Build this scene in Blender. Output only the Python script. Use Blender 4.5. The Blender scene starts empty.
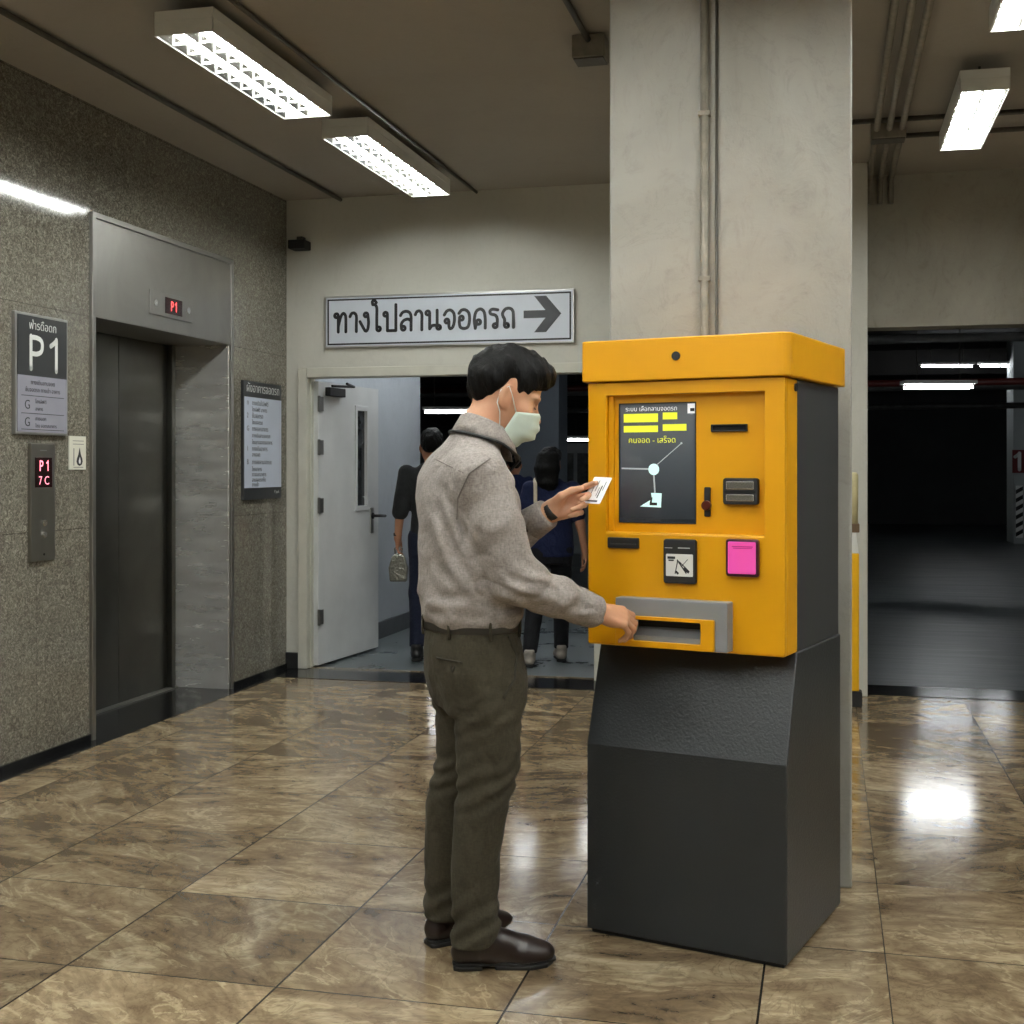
import bpy, bmesh, math, random
import numpy as np
from mathutils import Vector, Matrix, Euler

random.seed(7)
rng = np.random.RandomState(11)
sc = bpy.context.scene
COL = sc.collection
ANG = math.radians(13.87)          # yaw of the camera in the room frame
CA, SA = math.cos(ANG), math.sin(ANG)
EYE = 1.37

def c2r(X, Y, Z=0.0):
    """a point measured from the camera (right, ahead, up) -> room coordinates"""
    return Vector((X*CA - Y*SA, X*SA + Y*CA, Z))

# ------------------------------------------------------------------ materials
def srgb(r, g, b):
    f = lambda c: (c/255/12.92) if c/255 <= .04045 else ((c/255+.055)/1.055)**2.4
    return (f(r), f(g), f(b), 1.0)

class NT:
    def __init__(self, name):
        self.m = bpy.data.materials.new(name); self.m.use_nodes = True
        self.t = self.m.node_tree; self.n = self.t.nodes
        self.b = self.n['Principled BSDF']
    def new(self, typ, **kw):
        nd = self.n.new(typ)
        for k, v in kw.items():
            if k.startswith('i_'):
                key = k[2:]
                key = int(key) if key.isdigit() else key.replace('_', ' ')
                nd.inputs[key].default_value = v
            else: setattr(nd, k, v)
        return nd
    def link(self, a, b): self.t.links.new(a, b)
    def set(self, **kw):
        for k, v in kw.items(): self.b.inputs[k.replace('_', ' ')].default_value = v
    def ramp(self, src, stops):
        r = self.n.new('ShaderNodeValToRGB'); e = r.color_ramp.elements
        while len(e) < len(stops): e.new(0.5)
        for el, (p, c) in zip(e, stops): el.position = p; el.color = c
        self.link(src, r.inputs[0]); return r.outputs[0]
    def noise(self, vec, scale, detail=4, rough=.55, dist=0.0):
        nd = self.new('ShaderNodeTexNoise', i_Scale=scale, i_Detail=detail, i_Roughness=rough, i_Distortion=dist)
        if vec is not None: self.link(vec, nd.inputs['Vector'])
        return nd.outputs['Fac']
    def math(self, op, a, b=None, c=None):
        nd = self.n.new('ShaderNodeMath'); nd.operation = op
        for i, x in enumerate((a, b, c)):
            if x is None: continue
            if hasattr(x, 'links'): self.link(x, nd.inputs[i])
            else: nd.inputs[i].default_value = x
        return nd.outputs[0]
    def mix(self, fac, a, b, blend='MIX'):
        nd = self.n.new('ShaderNodeMix'); nd.data_type = 'RGBA'; nd.blend_type = blend
        for sock, x in ((nd.inputs[0], fac), (nd.inputs[6], a), (nd.inputs[7], b)):
            if hasattr(x, 'links'): self.link(x, sock)
            else: sock.default_value = x
        return nd.outputs[2]
    def pos(self): return self.new('ShaderNodeNewGeometry').outputs['Position']
    def obj(self): return self.new('ShaderNodeTexCoord').outputs['Object']
    def scaled(self, vec, s):
        mp = self.n.new('ShaderNodeMapping'); mp.inputs['Scale'].default_value = s
        self.link(vec, mp.inputs['Vector']); return mp.outputs[0]
    def bump(self, h, strength=.3, dist=.005):
        b = self.n.new('ShaderNodeBump'); b.inputs['Strength'].default_value = strength
        b.inputs['Distance'].default_value = dist
        self.link(h, b.inputs['Height']); self.link(b.outputs[0], self.b.inputs['Normal'])

MATS = {}
def mat(name, col, rough=.5, metal=0.0, var=0.0, vscale=8, bump=0.0, bscale=60, spec=None, emit=None, estr=0.0, coat=0.0):
    """a procedural material: base colour broken up by noise, optional bump"""
    if name in MATS: return MATS[name]
    k = NT(name); k.set(Roughness=rough, Metallic=metal, Base_Color=col)
    if spec is not None: k.set(Specular_IOR_Level=spec)
    if coat: k.set(Coat_Weight=coat, Coat_Roughness=.12)
    o = None
    if var > 0:
        o = k.obj()
        f = k.noise(o, vscale, 5)
        d = tuple(c*(1-var) for c in col[:3]) + (1,); l = tuple(min(1, c*(1+var)) for c in col[:3]) + (1,)
        k.link(k.ramp(f, [(.3, d), (.7, l)]), k.b.inputs['Base Color'])
    if bump > 0:
        o = o or k.obj()
        k.bump(k.noise(o, bscale, 3), bump, .003)
    if emit is not None: k.set(Emission_Color=emit, Emission_Strength=estr)
    MATS[name] = k.m
    return k.m

# ------------------------------------------------------------------ mesh helpers
class MB:
    def __init__(self): self.v = []; self.f = []
    def add(self, v, f):
        o = len(self.v); self.v += [tuple(p) for p in v]; self.f += [tuple(i+o for i in q) for q in f]; return self
    def box(self, x0, x1, y0, y1, z0, z1):
        v = [(x, y, z) for z in (z0, z1) for y in (y0, y1) for x in (x0, x1)]
        return self.add(v, [(0, 2, 3, 1), (4, 5, 7, 6), (0, 1, 5, 4), (2, 6, 7, 3), (0, 4, 6, 2), (1, 3, 7, 5)])
    def frame(self, ox0, ox1, oz0, oz1, ix0, ix1, iz0, iz1, y0, y1):
        """flat plate in x-z with a rectangular hole, y0 front, y1 back"""
        v = []
        for y in (y0, y1):
            v += [(ox0, y, oz0), (ox1, y, oz0), (ox1, y, oz1), (ox0, y, oz1), (ix0, y, iz0), (ix1, y, iz0), (ix1, y, iz1), (ix0, y, iz1)]
        f = []
        for i in range(4):
            j = (i+1) % 4
            f += [(i, j, 4+j, 4+i), (8+i, 12+i, 12+j, 8+j), (i, 8+i, 8+j, j), (4+i, 4+j, 12+j, 12+i)]
        return self.add(v, f)
    def prism(self, poly, axis, a, b):
        """extrude a 2-D polygon along axis (0,1,2) from a to b"""
        n = len(poly)
        def p3(p, h):
            q = list(p); q.insert(axis, h); return tuple(q)
        v = [p3(p, a) for p in poly] + [p3(p, b) for p in poly]
        f = [tuple(range(n))[::-1], tuple(range(n, 2*n))] + [(i, (i+1) % n, n+(i+1) % n, n+i) for i in range(n)]
        return self.add(v, f)
    def tube(self, pts, r, n=10, closed=False):
        pts = [Vector(p) for p in pts]; m = len(pts)
        rr = r if isinstance(r, (list, tuple)) else [r]*m
        v = []; f = []
        ref = None
        for i, p in enumerate(pts):
            a = pts[i-1] if (i > 0 or closed) else p; b = pts[(i+1) % m] if (i < m-1 or closed) else p
            t = (b-a).normalized()
            if ref is None: ref = Vector((0, 0, 1)) if abs(t.z) < .9 else Vector((1, 0, 0))
            x = (ref - t*ref.dot(t)).normalized(); y = t.cross(x); ref = x
            v += [p + (x*math.cos(2*math.pi*k/n) + y*math.sin(2*math.pi*k/n))*rr[i] for k in range(n)]
        for i in range(m if closed else m-1):
            j = (i+1) % m
            f += [(i*n+k, i*n+(k+1) % n, j*n+(k+1) % n, j*n+k) for k in range(n)]
        if not closed: f += [tuple(range(n))[::-1], tuple((m-1)*n+k for k in range(n))]
        return self.add(v, f)
    def disc(self, c, r, y0, y1, n=24, rz=None):
        """short cylinder whose axis is y"""
        rz = rz or r
        poly = [(c[0]+r*math.cos(2*math.pi*k/n), c[1]+rz*math.sin(2*math.pi*k/n)) for k in range(n)]
        v = [(p[0], y0, p[1]) for p in poly] + [(p[0], y1, p[1]) for p in poly]
        f = [tuple(range(n)), tuple(range(n, 2*n))[::-1]] + [(i, n+i, n+(i+1) % n, (i+1) % n) for i in range(n)]
        return self.add(v, f)
    def rbox(self, x0, x1, z0, z1, r, y0, y1, n=5):
        """rounded rectangle plate facing -y"""
        poly = []
        for cx, cz, a0 in ((x1-r, z1-r, 0), (x0+r, z1-r, 90), (x0+r, z0+r, 180), (x1-r, z0+r, 270)):
            for k in range(n+1):
                a = math.radians(a0 + 90*k/n); poly.append((cx+r*math.cos(a), cz+r*math.sin(a)))
        m = len(poly)
        v = [(p[0], y0, p[1]) for p in poly] + [(p[0], y1, p[1]) for p in poly]
        return self.add(v, [tuple(range(m)), tuple(range(m, 2*m))[::-1]] + [(i, m+i, m+(i+1) % m, (i+1) % m) for i in range(m)])
    def mesh(self, name):
        me = bpy.data.meshes.new(name); me.from_pydata(self.v, [], self.f); me.update()
        bm = bmesh.new(); bm.from_mesh(me); bmesh.ops.recalc_face_normals(bm, faces=bm.faces); bm.to_mesh(me); bm.free()
        return me

def put(name, me, m, parent=None, bevel=0.0, smooth=False, label=None, loc=None, seg=2):
    o = bpy.data.objects.new(name, me); COL.objects.link(o)
    if m is not None: me.materials.clear(); me.materials.append(m)
    if parent is not None: o.parent = parent
    if loc is not None: o.location = loc
    if smooth:
        for p in me.polygons: p.use_smooth = True
    if bevel > 0:
        b = o.modifiers.new('bevel', 'BEVEL'); b.width = bevel; b.segments = seg; b.limit_method = 'ANGLE'; b.angle_limit = math.radians(40)
    if label: o['label'] = label
    return o
def part(name, mb, m, parent=None, **kw): return put(name, mb.mesh(name), m, parent, **kw)
def tag(o, label, cat, group=None, kind=None):
    o['label'] = label; o['category'] = cat
    if group: o['group'] = group
    if kind: o['kind'] = kind
    return o
def thing(name, label, cat, loc=(0, 0, 0), rz=0.0, group=None):
    o = bpy.data.objects.new(name, None); COL.objects.link(o); o.empty_display_size = .1
    o.location = loc; o.rotation_euler = (0, 0, rz)
    return tag(o, label, cat, group)
def struct(name, mb, m, **kw):
    o = part(name, mb, m, **kw); o['kind'] = 'structure'; return o

def split_parts(name, mb, m, parent=None, **kw):
    """one object per separate piece of the mesh builder"""
    par = list(range(len(mb.v)))
    def find(i):
        while par[i] != i: par[i] = par[par[i]]; i = par[i]
        return i
    for q in mb.f:
        for j in q[1:]: par[find(j)] = find(q[0])
    gr = {}
    for q in mb.f: gr.setdefault(find(q[0]), []).append(q)
    out = []
    for fs in gr.values():
        ids = sorted({i for q in fs for i in q}); mp = {i: n for n, i in enumerate(ids)}
        o = MB().add([mb.v[i] for i in ids], [tuple(mp[i] for i in q) for q in fs])
        out.append(part(name, o, m, parent, **kw))
    return out

def smooth_path(pts, n=6):
    P = [np.array(p, float) for p in pts]; P = [2*P[0]-P[1]] + P + [2*P[-1]-P[-2]]; out = []
    for i in range(1, len(P)-2):
        p0, p1, p2, p3 = P[i-1:i+3]
        for k in range(n):
            t = k/n; out.append(.5*((2*p1)+(-p0+p2)*t+(2*p0-5*p1+4*p2-p3)*t*t+(-p0+3*p1-3*p2+p3)*t**3))
    out.append(P[-2]); return out
def ribbon(mb, pts, w, y, s=1.0, ox=0.0, oz=0.0, smooth=True):
    """flat pen stroke in the x-z plane"""
    P = smooth_path(pts) if smooth else [np.array(p, float) for p in pts]; L_, R_ = [], []
    for i, p in enumerate(P):
        d = P[min(i+1, len(P)-1)] - P[max(i-1, 0)]; d = d/(np.linalg.norm(d)+1e-9); nn = np.array([-d[1], d[0]])*w/2
        L_.append(p+nn); R_.append(p-nn)
    v = [(ox+q[0]*s, y, oz+q[1]*s) for q in L_] + [(ox+q[0]*s, y, oz+q[1]*s) for q in R_]; n = len(P)
    mb.add(v, [(i, n+i, n+i+1, i+1) for i in range(n-1)])
    for e in (P[0], P[-1]):
        mb.add([(ox+(e[0]+w/2*math.cos(t))*s, y, oz+(e[1]+w/2*math.sin(t))*s) for t in [k*math.pi/6 for k in range(12)]], [tuple(range(12))])
def _lp(cx, cz, r=.10, a0=0, turn=1): return [(cx+r*math.cos(math.radians(a0)+turn*k*math.pi/5), cz+r*math.sin(math.radians(a0)+turn*k*math.pi/5)) for k in range(11)]
GLYPH = {   # looped Thai letters: strokes and advance
 'ท': ([_lp(.12, .87), [(.22, .87), (.22, .45), (.22, 0)], [(.22, .28), (.36, .80), (.50, .98), (.62, .86), (.64, .5), (.64, 0)]], .66),
 'า': ([[(.03, .80), (.12, .96), (.27, .98), (.38, .82), (.38, .4), (.38, 0)]], .40),
 'ง': ([_lp(.33, .87), [(.43, .87), (.47, .45), (.42, .10), (.30, .02), (.14, .26), (.0, .52)]], .48),
 'ไ': ([_lp(.36, .11), [(.26, .11), (.26, .7), (.26, 1.22), (.17, 1.38), (.04, 1.40)], [(.04, 1.40), (.02, 1.56), (.14, 1.60), (.24, 1.50)]], .44),
 'ป': ([_lp(.12, .87), [(.22, .87), (.22, .4), (.22, 0)], [(.22, 0), (.45, 0), (.68, 0)], [(.68, 0), (.68, .7), (.68, 1.36)]], .72),
 'ล': ([[(.03, .78), (.15, .94), (.34, .99), (.52, .92), (.60, .72), (.60, .3), (.60, 0)], [(.60, .48), (.44, .58), (.22, .52), (.08, .34), (.08, .12)], _lp(.18, .11)], .62),
 'น': ([_lp(.12, .87), [(.22, .87), (.22, .4), (.22, .04)], [(.22, .04), (.36, .20), (.56, .22)], [(.62, 1.0), (.62, .5), (.62, .12)], _lp(.70, .11)], .80),
 'จ': ([[(.02, .74), (.16, .94), (.36, .98), (.53, .80), (.56, .45), (.48, .12), (.34, .02), (.27, .14), (.27, .38)], _lp(.16, .42)], .58),
 'อ': ([[(.04, .80), (.18, .96), (.38, .97), (.56, .80), (.60, .45), (.52, .10), (.32, .01), (.12, .08), (.06, .30), (.07, .50)], _lp(.17, .55)], .62),
 'ด': ([[(.10, 0), (.05, .45), (.14, .85), (.36, .99), (.55, .86), (.62, .5), (.62, 0)], [(.10, 0), (.13, .14), (.20, .24)], _lp(.27, .32, .11)], .64),
 'ร': ([_lp(.32, .11), [(.42, .13), (.43, .45), (.34, .64), (.10, .72), (.05, .86), (.18, .96), (.46, .92)]], .48),
 'ถ': ([_lp(.25, .11), [(.14, .12), (.15, .42), (.08, .56), (.05, .74), (.20, .95), (.42, .98), (.58, .84), (.61, .5), (.61, 0)]], .62),
 'P': ([[(.06, 0), (.06, .5), (.06, 1)]], .62), '1': ([[(.30, 0), (.30, .5), (.30, 1)], [(.30, .98), (.2, .88), (.06, .78)]], .4),
}
GLYPH['P'][0].append([(.06, .97), (.30, .97), (.48, .90), (.53, .74), (.48, .56), (.30, .47), (.06, .47)])
def pen_text(body, s, m, parent, x, y, z, w=.15, gap=.17, wscale=1.0, name='lettering'):
    mb = MB(); ox = 0; yy = y
    for ch in body:
        st, adv = GLYPH[ch]
        for p in st: ribbon(mb, [(q[0]*wscale, q[1]) for q in p], w, yy, s, x+ox*s, z); yy -= .00006
        ox += adv*wscale + gap
    return part(name, mb, m, parent)

FONT = None
def text(body, size, m, parent, x, y, z, name='lettering', align='LEFT', bold=-.006, wscale=1.0, depth=.0006):
    """writing in the x-z plane of its parent facing -y; z is the baseline"""
    cu = bpy.data.curves.new('txt', 'FONT'); cu.body = body; cu.size = size; cu.align_x = align
    cu.resolution_u = 3; cu.offset = bold*size; cu.extrude = depth/2
    o = bpy.data.objects.new('txt', cu); COL.objects.link(o)
    dg = bpy.context.evaluated_depsgraph_get(); dg.update()
    me = bpy.data.meshes.new_from_object(o.evaluated_get(dg)); me.name = name
    bpy.data.objects.remove(o); bpy.data.curves.remove(cu)
    R = Matrix.Translation((x, y, z)) @ Matrix.Rotation(math.pi/2, 4, 'X') @ Matrix.Diagonal((wscale, 1, 1, 1))
    me.transform(R)
    return put(name, me, m, parent)

# ------------------------------------------------------------------ smooth solids (signed distance + surface nets)
def smin(a, b, k):
    h = np.clip(.5 + .5*(b-a)/k, 0, 1); return b*(1-h) + a*h - k*h*(1-h)
def smax(a, b, k): return -smin(-a, -b, k)
_L = rng.rand(32, 32, 32).astype(np.float32)
def vnoise(x, y, z):
    xi = np.floor(x).astype(int); yi = np.floor(y).astype(int); zi = np.floor(z).astype(int)
    fx, fy, fz = x-xi, y-yi, z-zi
    fx = fx*fx*(3-2*fx); fy = fy*fy*(3-2*fy); fz = fz*fz*(3-2*fz)
    g = lambda a, b, c: _L[(xi+a) % 32, (yi+b) % 32, (zi+c) % 32]
    l = lambda p, q, t: p + (q-p)*t
    return l(l(l(g(0,0,0), g(1,0,0), fx), l(g(0,1,0), g(1,1,0), fx), fy), l(l(g(0,0,1), g(1,0,1), fx), l(g(0,1,1), g(1,1,1), fx), fy), fz) - .5

class Field:
    def __init__(self, lo, hi, h):
        self.ax = [np.arange(lo[i], hi[i]+h, h, dtype=np.float32) for i in range(3)]
        self.F = np.full([len(a) for a in self.ax], .2, np.float32); self.h = h
    def _s(self, lo, hi):
        s = []
        for i in range(3):
            a = max(0, int(np.searchsorted(self.ax[i], lo[i]))-1); b = min(len(self.ax[i]), int(np.searchsorted(self.ax[i], hi[i]))+1)
            if b - a < 1: return None
            s.append(slice(a, b))
        return tuple(s)
    def grid(self, s):
        return (self.ax[0][s[0]][:, None, None], self.ax[1][s[1]][None, :, None], self.ax[2][s[2]][None, None, :])
    def _put(self, s, d, k, cut=False):
        if cut: self.F[s] = smax(self.F[s], -d, k)
        else: self.F[s] = smin(self.F[s], d, k)
    def cone(self, a, b, ra, rb, k=.015, cut=False):
        a = np.array(a, float); b = np.array(b, float); m = max(ra, rb) + k + 3*self.h
        s = self._s(np.minimum(a, b)-m, np.maximum(a, b)+m)
        if s is None: return
        X, Y, Z = self.grid(s); d = b-a; L = d @ d + 1e-12
        t = np.clip(((X-a[0])*d[0] + (Y-a[1])*d[1] + (Z-a[2])*d[2])/L, 0, 1)
        D = np.sqrt((X-a[0]-t*d[0])**2 + (Y-a[1]-t*d[1])**2 + (Z-a[2]-t*d[2])**2) - (ra + (rb-ra)*t)
        self._put(s, D, k, cut)
    def chain(self, pts, rad, k=.015):
        for i in range(len(pts)-1): self.cone(pts[i], pts[i+1], rad[i], rad[i+1], k)
    def ell(self, c, r, A=None, k=.015, cut=False):
        c = np.array(c, float); r = np.array(r, float); A = np.eye(3) if A is None else np.array(A, float)
        m = r.max() + k + 3*self.h; s = self._s(c-m, c+m)
        if s is None: return
        X, Y, Z = self.grid(s); X = X-c[0]; Y = Y-c[1]; Z = Z-c[2]
        p = [(X*A[i][0] + Y*A[i][1] + Z*A[i][2]) for i in range(3)]
        k0 = np.sqrt(sum((p[i]/r[i])**2 for i in range(3))); k1 = np.sqrt(sum((p[i]/r[i]**2)**2 for i in range(3))) + 1e-9
        self._put(s, k0*(k0-1)/k1, k, cut)
    def loft(self, tab, theta=0.0, n=2.0, k=.02, capk=.006):
        """stacked ellipses: rows (z, cx, cy, a, b); a across, b along the facing direction theta"""
        t = np.array(sorted(tab), float); m = t[:, 3:].max() + k + 3*self.h
        lo = (t[:, 1].min()-m, t[:, 2].min()-m, t[0, 0]-k-.02); hi = (t[:, 1].max()+m, t[:, 2].max()+m, t[-1, 0]+k+.02)
        s = self._s(lo, hi)
        if s is None: return
        X, Y, Z = self.grid(s); z = Z.ravel()
        # smooth interpolation of the rows
        def ip(col):
            zz = t[:, 0]; v = np.interp(z, zz, t[:, col])
            w = .012; v = .5*v + .25*np.interp(z-w, zz, t[:, col]) + .25*np.interp(z+w, zz, t[:, col])
            return v[None, None, :]
        cx, cy, a, b = ip(1), ip(2), ip(3), ip(4)
        fx, fy = math.cos(theta), math.sin(theta)
        pf = (X-cx)*fx + (Y-cy)*fy; pl = -(X-cx)*fy + (Y-cy)*fx
        q = (np.abs(pl/a)**n + np.abs(pf/b)**n)**(1/n)
        D = (q-1)*np.minimum(a, b)
        D = smax(smax(D, t[0, 0]-Z, capk), Z-t[-1, 0], capk)
        self._put(s, D.astype(np.float32), k)
    def apply(self, lo, hi, fn):
        s = self._s(lo, hi)
        if s is None: return
        X, Y, Z = self.grid(s); self.F[s] = fn(self.F[s], X, Y, Z)
    def mesh(self, name):
        F = self.F; F[0] = F[-1] = .1; F[:, 0] = F[:, -1] = .1; F[:, :, 0] = F[:, :, -1] = .1
        I = F < 0
        c = [I[i:I.shape[0]-1+i, j:I.shape[1]-1+j, l:I.shape[2]-1+l] for i in (0, 1) for j in (0, 1) for l in (0, 1)]
        allin = np.logical_and.reduce(c); anyin = np.logical_or.reduce(c)
        act = anyin & ~allin
        idx = np.argwhere(act); ids = np.full(act.shape, -1, np.int64); ids[act] = np.arange(len(idx))
        P = np.zeros((len(idx), 3)); cnt = np.zeros(len(idx))
        cor = [(0,0,0),(1,0,0),(0,1,0),(1,1,0),(0,0,1),(1,0,1),(0,1,1),(1,1,1)]
        val = [F[idx[:, 0]+a, idx[:, 1]+b, idx[:, 2]+d] for a, b, d in cor]
        for i in range(8):
            for j in range(i+1, 8):
                df = [cor[j][q]-cor[i][q] for q in range(3)]
                if sum(abs(x) for x in df) != 1: continue
                A, B = val[i], val[j]; x = (A < 0) != (B < 0)
                t = np.where(x, A/np.where(A-B == 0, 1, A-B), 0)
                p = np.array(cor[i])[None, :] + t[:, None]*np.array(df)[None, :]
                P[x] += p[x]; cnt[x] += 1
        P /= cnt[:, None]
        V = np.stack([self.ax[q][0] + (idx[:, q]+P[:, q])*self.h for q in range(3)], 1)
        Q = []
        for axis in range(3):
            sl0 = [slice(None)]*3; sl1 = [slice(None)]*3; sl0[axis] = slice(0, -1); sl1[axis] = slice(1, None)
            a, b = I[tuple(sl0)], I[tuple(sl1)]
            e = np.argwhere(a != b); inside = a[tuple(e.T)]
            u, w = [(1, 2), (2, 0), (0, 1)][axis]
            q = []
            for du, dw in ((-1, -1), (0, -1), (0, 0), (-1, 0)):
                p = e.copy(); p[:, u] += du; p[:, w] += dw; q.append(p)
            ok = np.ones(len(e), bool)
            for p in q:
                for ax_ in range(3): ok &= (p[:, ax_] >= 0) & (p[:, ax_] < ids.shape[ax_])
            fi = np.stack([ids[tuple(p[ok].T)] for p in q], 1); ins = inside[ok]
            fi[~ins] = fi[~ins][:, ::-1]; Q.append(fi)
        Q = np.concatenate(Q); Q = Q[(Q >= 0).all(1)]
        # one light relaxing pass
        S = np.zeros_like(V); n = np.zeros(len(V))
        for i in range(4):
            for j in ((i+1) % 4, (i-1) % 4): np.add.at(S, Q[:, i], V[Q[:, j]]); np.add.at(n, Q[:, i], 1)
        V = V*.5 + .5*S/np.maximum(n, 1)[:, None]
        me = bpy.data.meshes.new(name)
        me.vertices.add(len(V)); me.vertices.foreach_set('co', V.astype(np.float32).ravel())
        me.loops.add(len(Q)*4); me.loops.foreach_set('vertex_index', Q.astype(np.int32).ravel())
        me.polygons.add(len(Q)); me.polygons.foreach_set('loop_start', np.arange(0, len(Q)*4, 4, dtype=np.int32))
        me.polygons.foreach_set('use_smooth', np.ones(len(Q), bool))
        me.update(calc_edges=True); me.validate()
        return me
# ================================================================== surfaces
def floor_mat():
    k = NT('polished brown marble tiles'); P = k.pos()
    sp = k.new('ShaderNodeSeparateXYZ'); k.link(P, sp.inputs[0]); u, v = sp.outputs[0], sp.outputs[1]
    right = k.math('GREATER_THAN', u, 0.154)
    off = k.math('MULTIPLY_ADD', right, -0.324, 0.17)          # -0.154 right of the pillar, +0.17 left of it
    uu = k.math('DIVIDE', k.math('ADD', u, off), .622); vv = k.math('DIVIDE', k.math('SUBTRACT', v, 3.76), .63)
    fu = k.math('FLOOR', uu); fv = k.math('FLOOR', vv)
    cell = k.new('ShaderNodeCombineXYZ'); k.link(fu, cell.inputs[0]); k.link(fv, cell.inputs[1]); k.link(right, cell.inputs[2])
    wn = k.new('ShaderNodeTexWhiteNoise', noise_dimensions='3D'); k.link(cell.outputs[0], wn.inputs['Vector'])
    sh = k.new('ShaderNodeVectorMath', operation='SCALE'); k.link(wn.outputs['Color'], sh.inputs[0]); sh.inputs['Scale'].default_value = 23.0
    rot = k.new('ShaderNodeVectorRotate', rotation_type='Z_AXIS'); k.link(P, rot.inputs['Vector'])
    rs = k.new('ShaderNodeSeparateColor'); k.link(wn.outputs['Color'], rs.inputs[0])
    k.link(k.math('MULTIPLY_ADD', rs.outputs[1], 1.5, -.6), rot.inputs['Angle'])
    ad = k.new('ShaderNodeVectorMath', operation='ADD'); k.link(rot.outputs[0], ad.inputs[0]); k.link(sh.outputs[0], ad.inputs[1])
    st = k.scaled(ad.outputs[0], (1.0, 2.3, 1.0))
    n1 = k.noise(st, 2.0, 9, .60, 1.3)
    n2 = k.noise(k.scaled(ad.outputs[0], (1, 1.7, 1)), 5.0, 8, .66, 2.0)
    f = k.math('ADD', k.math('MULTIPLY', n1, .6), k.math('MULTIPLY', n2, .4))
    base = k.ramp(f, [(.34, srgb(88, 72, 54)), (.46, srgb(128, 109, 84)), (.55, srgb(156, 137, 108)), (.66, srgb(192, 176, 146))])
    vein = k.noise(st, 1.25, 6, .5, 1.7)
    va = k.math('ABSOLUTE', k.math('SUBTRACT', vein, .5))
    vm = k.math('MULTIPLY', k.math('SUBTRACT', 1.0, k.math('MINIMUM', k.math('MULTIPLY', va, 60.0), 1.0)), k.math('GREATER_THAN', n1, .47))
    c = k.mix(k.math('MULTIPLY', vm, .42), base, srgb(206, 190, 154))
    va2 = k.math('ABSOLUTE', k.math('SUBTRACT', k.noise(ad.outputs[0], 5.5, 5, .6, 3.0), .5))
    vd = k.math('SUBTRACT', 1.0, k.math('MINIMUM', k.math('MULTIPLY', va2, 30.0), 1.0))
    c = k.mix(k.math('MULTIPLY', vd, .35), c, srgb(70, 54, 38))
    tone = k.math('MULTIPLY_ADD', rs.outputs[0], .46, .74)
    tv = k.new('ShaderNodeCombineXYZ')
    for i in range(3): k.link(tone, tv.inputs[i])
    c = k.mix(1.0, c, tv.outputs[0], 'MULTIPLY')
    # joints
    def edge(x, w):
        fr = k.math('FRACT', x); d = k.math('MINIMUM', fr, k.math('SUBTRACT', 1.0, fr)); return k.math('LESS_THAN', d, w)
    j = k.math('MAXIMUM', edge(uu, .0050), edge(vv, .0042))
    c = k.mix(j, c, srgb(34, 27, 20))
    k.link(c, k.b.inputs['Base Color'])
    rgh = k.math('MULTIPLY_ADD', n2, .08, .085)
    k.link(k.math('ADD', rgh, k.math('MULTIPLY', j, .1)), k.b.inputs['Roughness'])
    k.set(Specular_IOR_Level=.65)
    wob = k.noise(k.scaled(P, (1, 1, 1)), 5.0, 2)
    k.bump(wob, .03, .02)
    return k.m

def granite_mat():
    k = NT('brown grey granite cladding'); P = k.pos()
    n0 = k.noise(k.scaled(P, (1, 1, 1.2)), 26, 6, .7, 2.4)
    n1 = k.noise(P, 60, 4, .65, 3.0)
    f = k.math('ADD', k.math('MULTIPLY', n0, .55), k.math('MULTIPLY', n1, .45))
    c = k.ramp(f, [(.36, srgb(50, 47, 40)), (.46, srgb(92, 88, 78)), (.53, srgb(132, 128, 116)), (.64, srgb(192, 188, 174))])
    big = k.noise(P, .8, 3); c = k.mix(.30, c, k.ramp(big, [(.35, srgb(84, 81, 72)), (.7, srgb(128, 124, 112))]))
    sp = k.new('ShaderNodeSeparateXYZ'); k.link(P, sp.inputs[0])
    def lines(x, o, step, w):
        t = k.math('FRACT', k.math('DIVIDE', k.math('SUBTRACT', x, o), step)); return k.math('LESS_THAN', k.math('MINIMUM', t, k.math('SUBTRACT', 1.0, t)), w/step)
    j = k.math('MAXIMUM', lines(sp.outputs[2], 2.13, 1.06, .0022), lines(sp.outputs[1], 5.29, 1.0, .0018))
    c = k.mix(k.math('MULTIPLY', j, .55), c, srgb(40, 36, 30)); k.link(c, k.b.inputs['Base Color'])
    k.set(Roughness=.075, Specular_IOR_Level=.6)
    return k.m

def plaster_mat(name, col, dark, stain=.5, rough=.7):
    k = NT(name); P = k.pos()
    big = k.noise(P, 1.1, 5, .6, .6); fine = k.noise(P, 9, 7, .7, 1.0)
    c = k.mix(k.math('MULTIPLY', k.math('MULTIPLY', big, stain), 1.4), col, dark)
    scr = k.noise(k.scaled(P, (1.6, 1.6, 1.0)), 3.6, 8, .72, 3.5)
    sm = k.ramp(scr, [(.52, (0, 0, 0, 1)), (.74, (1, 1, 1, 1))])
    c = k.mix(k.math('MULTIPLY', sm, .55*stain), c, dark)
    cr = k.math('ABSOLUTE', k.math('SUBTRACT', k.noise(P, 2.3, 6, .65, 2.8), .5))
    cm = k.math('MULTIPLY', k.math('SUBTRACT', 1.0, k.math('MINIMUM', k.math('MULTIPLY', cr, 70.0), 1.0)), k.math('GREATER_THAN', big, .5))
    c = k.mix(k.math('MULTIPLY', cm, .16*stain), c, tuple(x*.6 for x in dark[:3])+(1,))
    k.link(c, k.b.inputs['Base Color']); k.set(Roughness=rough, Specular_IOR_Level=.3)
    k.bump(k.math('ADD', fine, scr), .35, .006)
    return k.m

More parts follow.
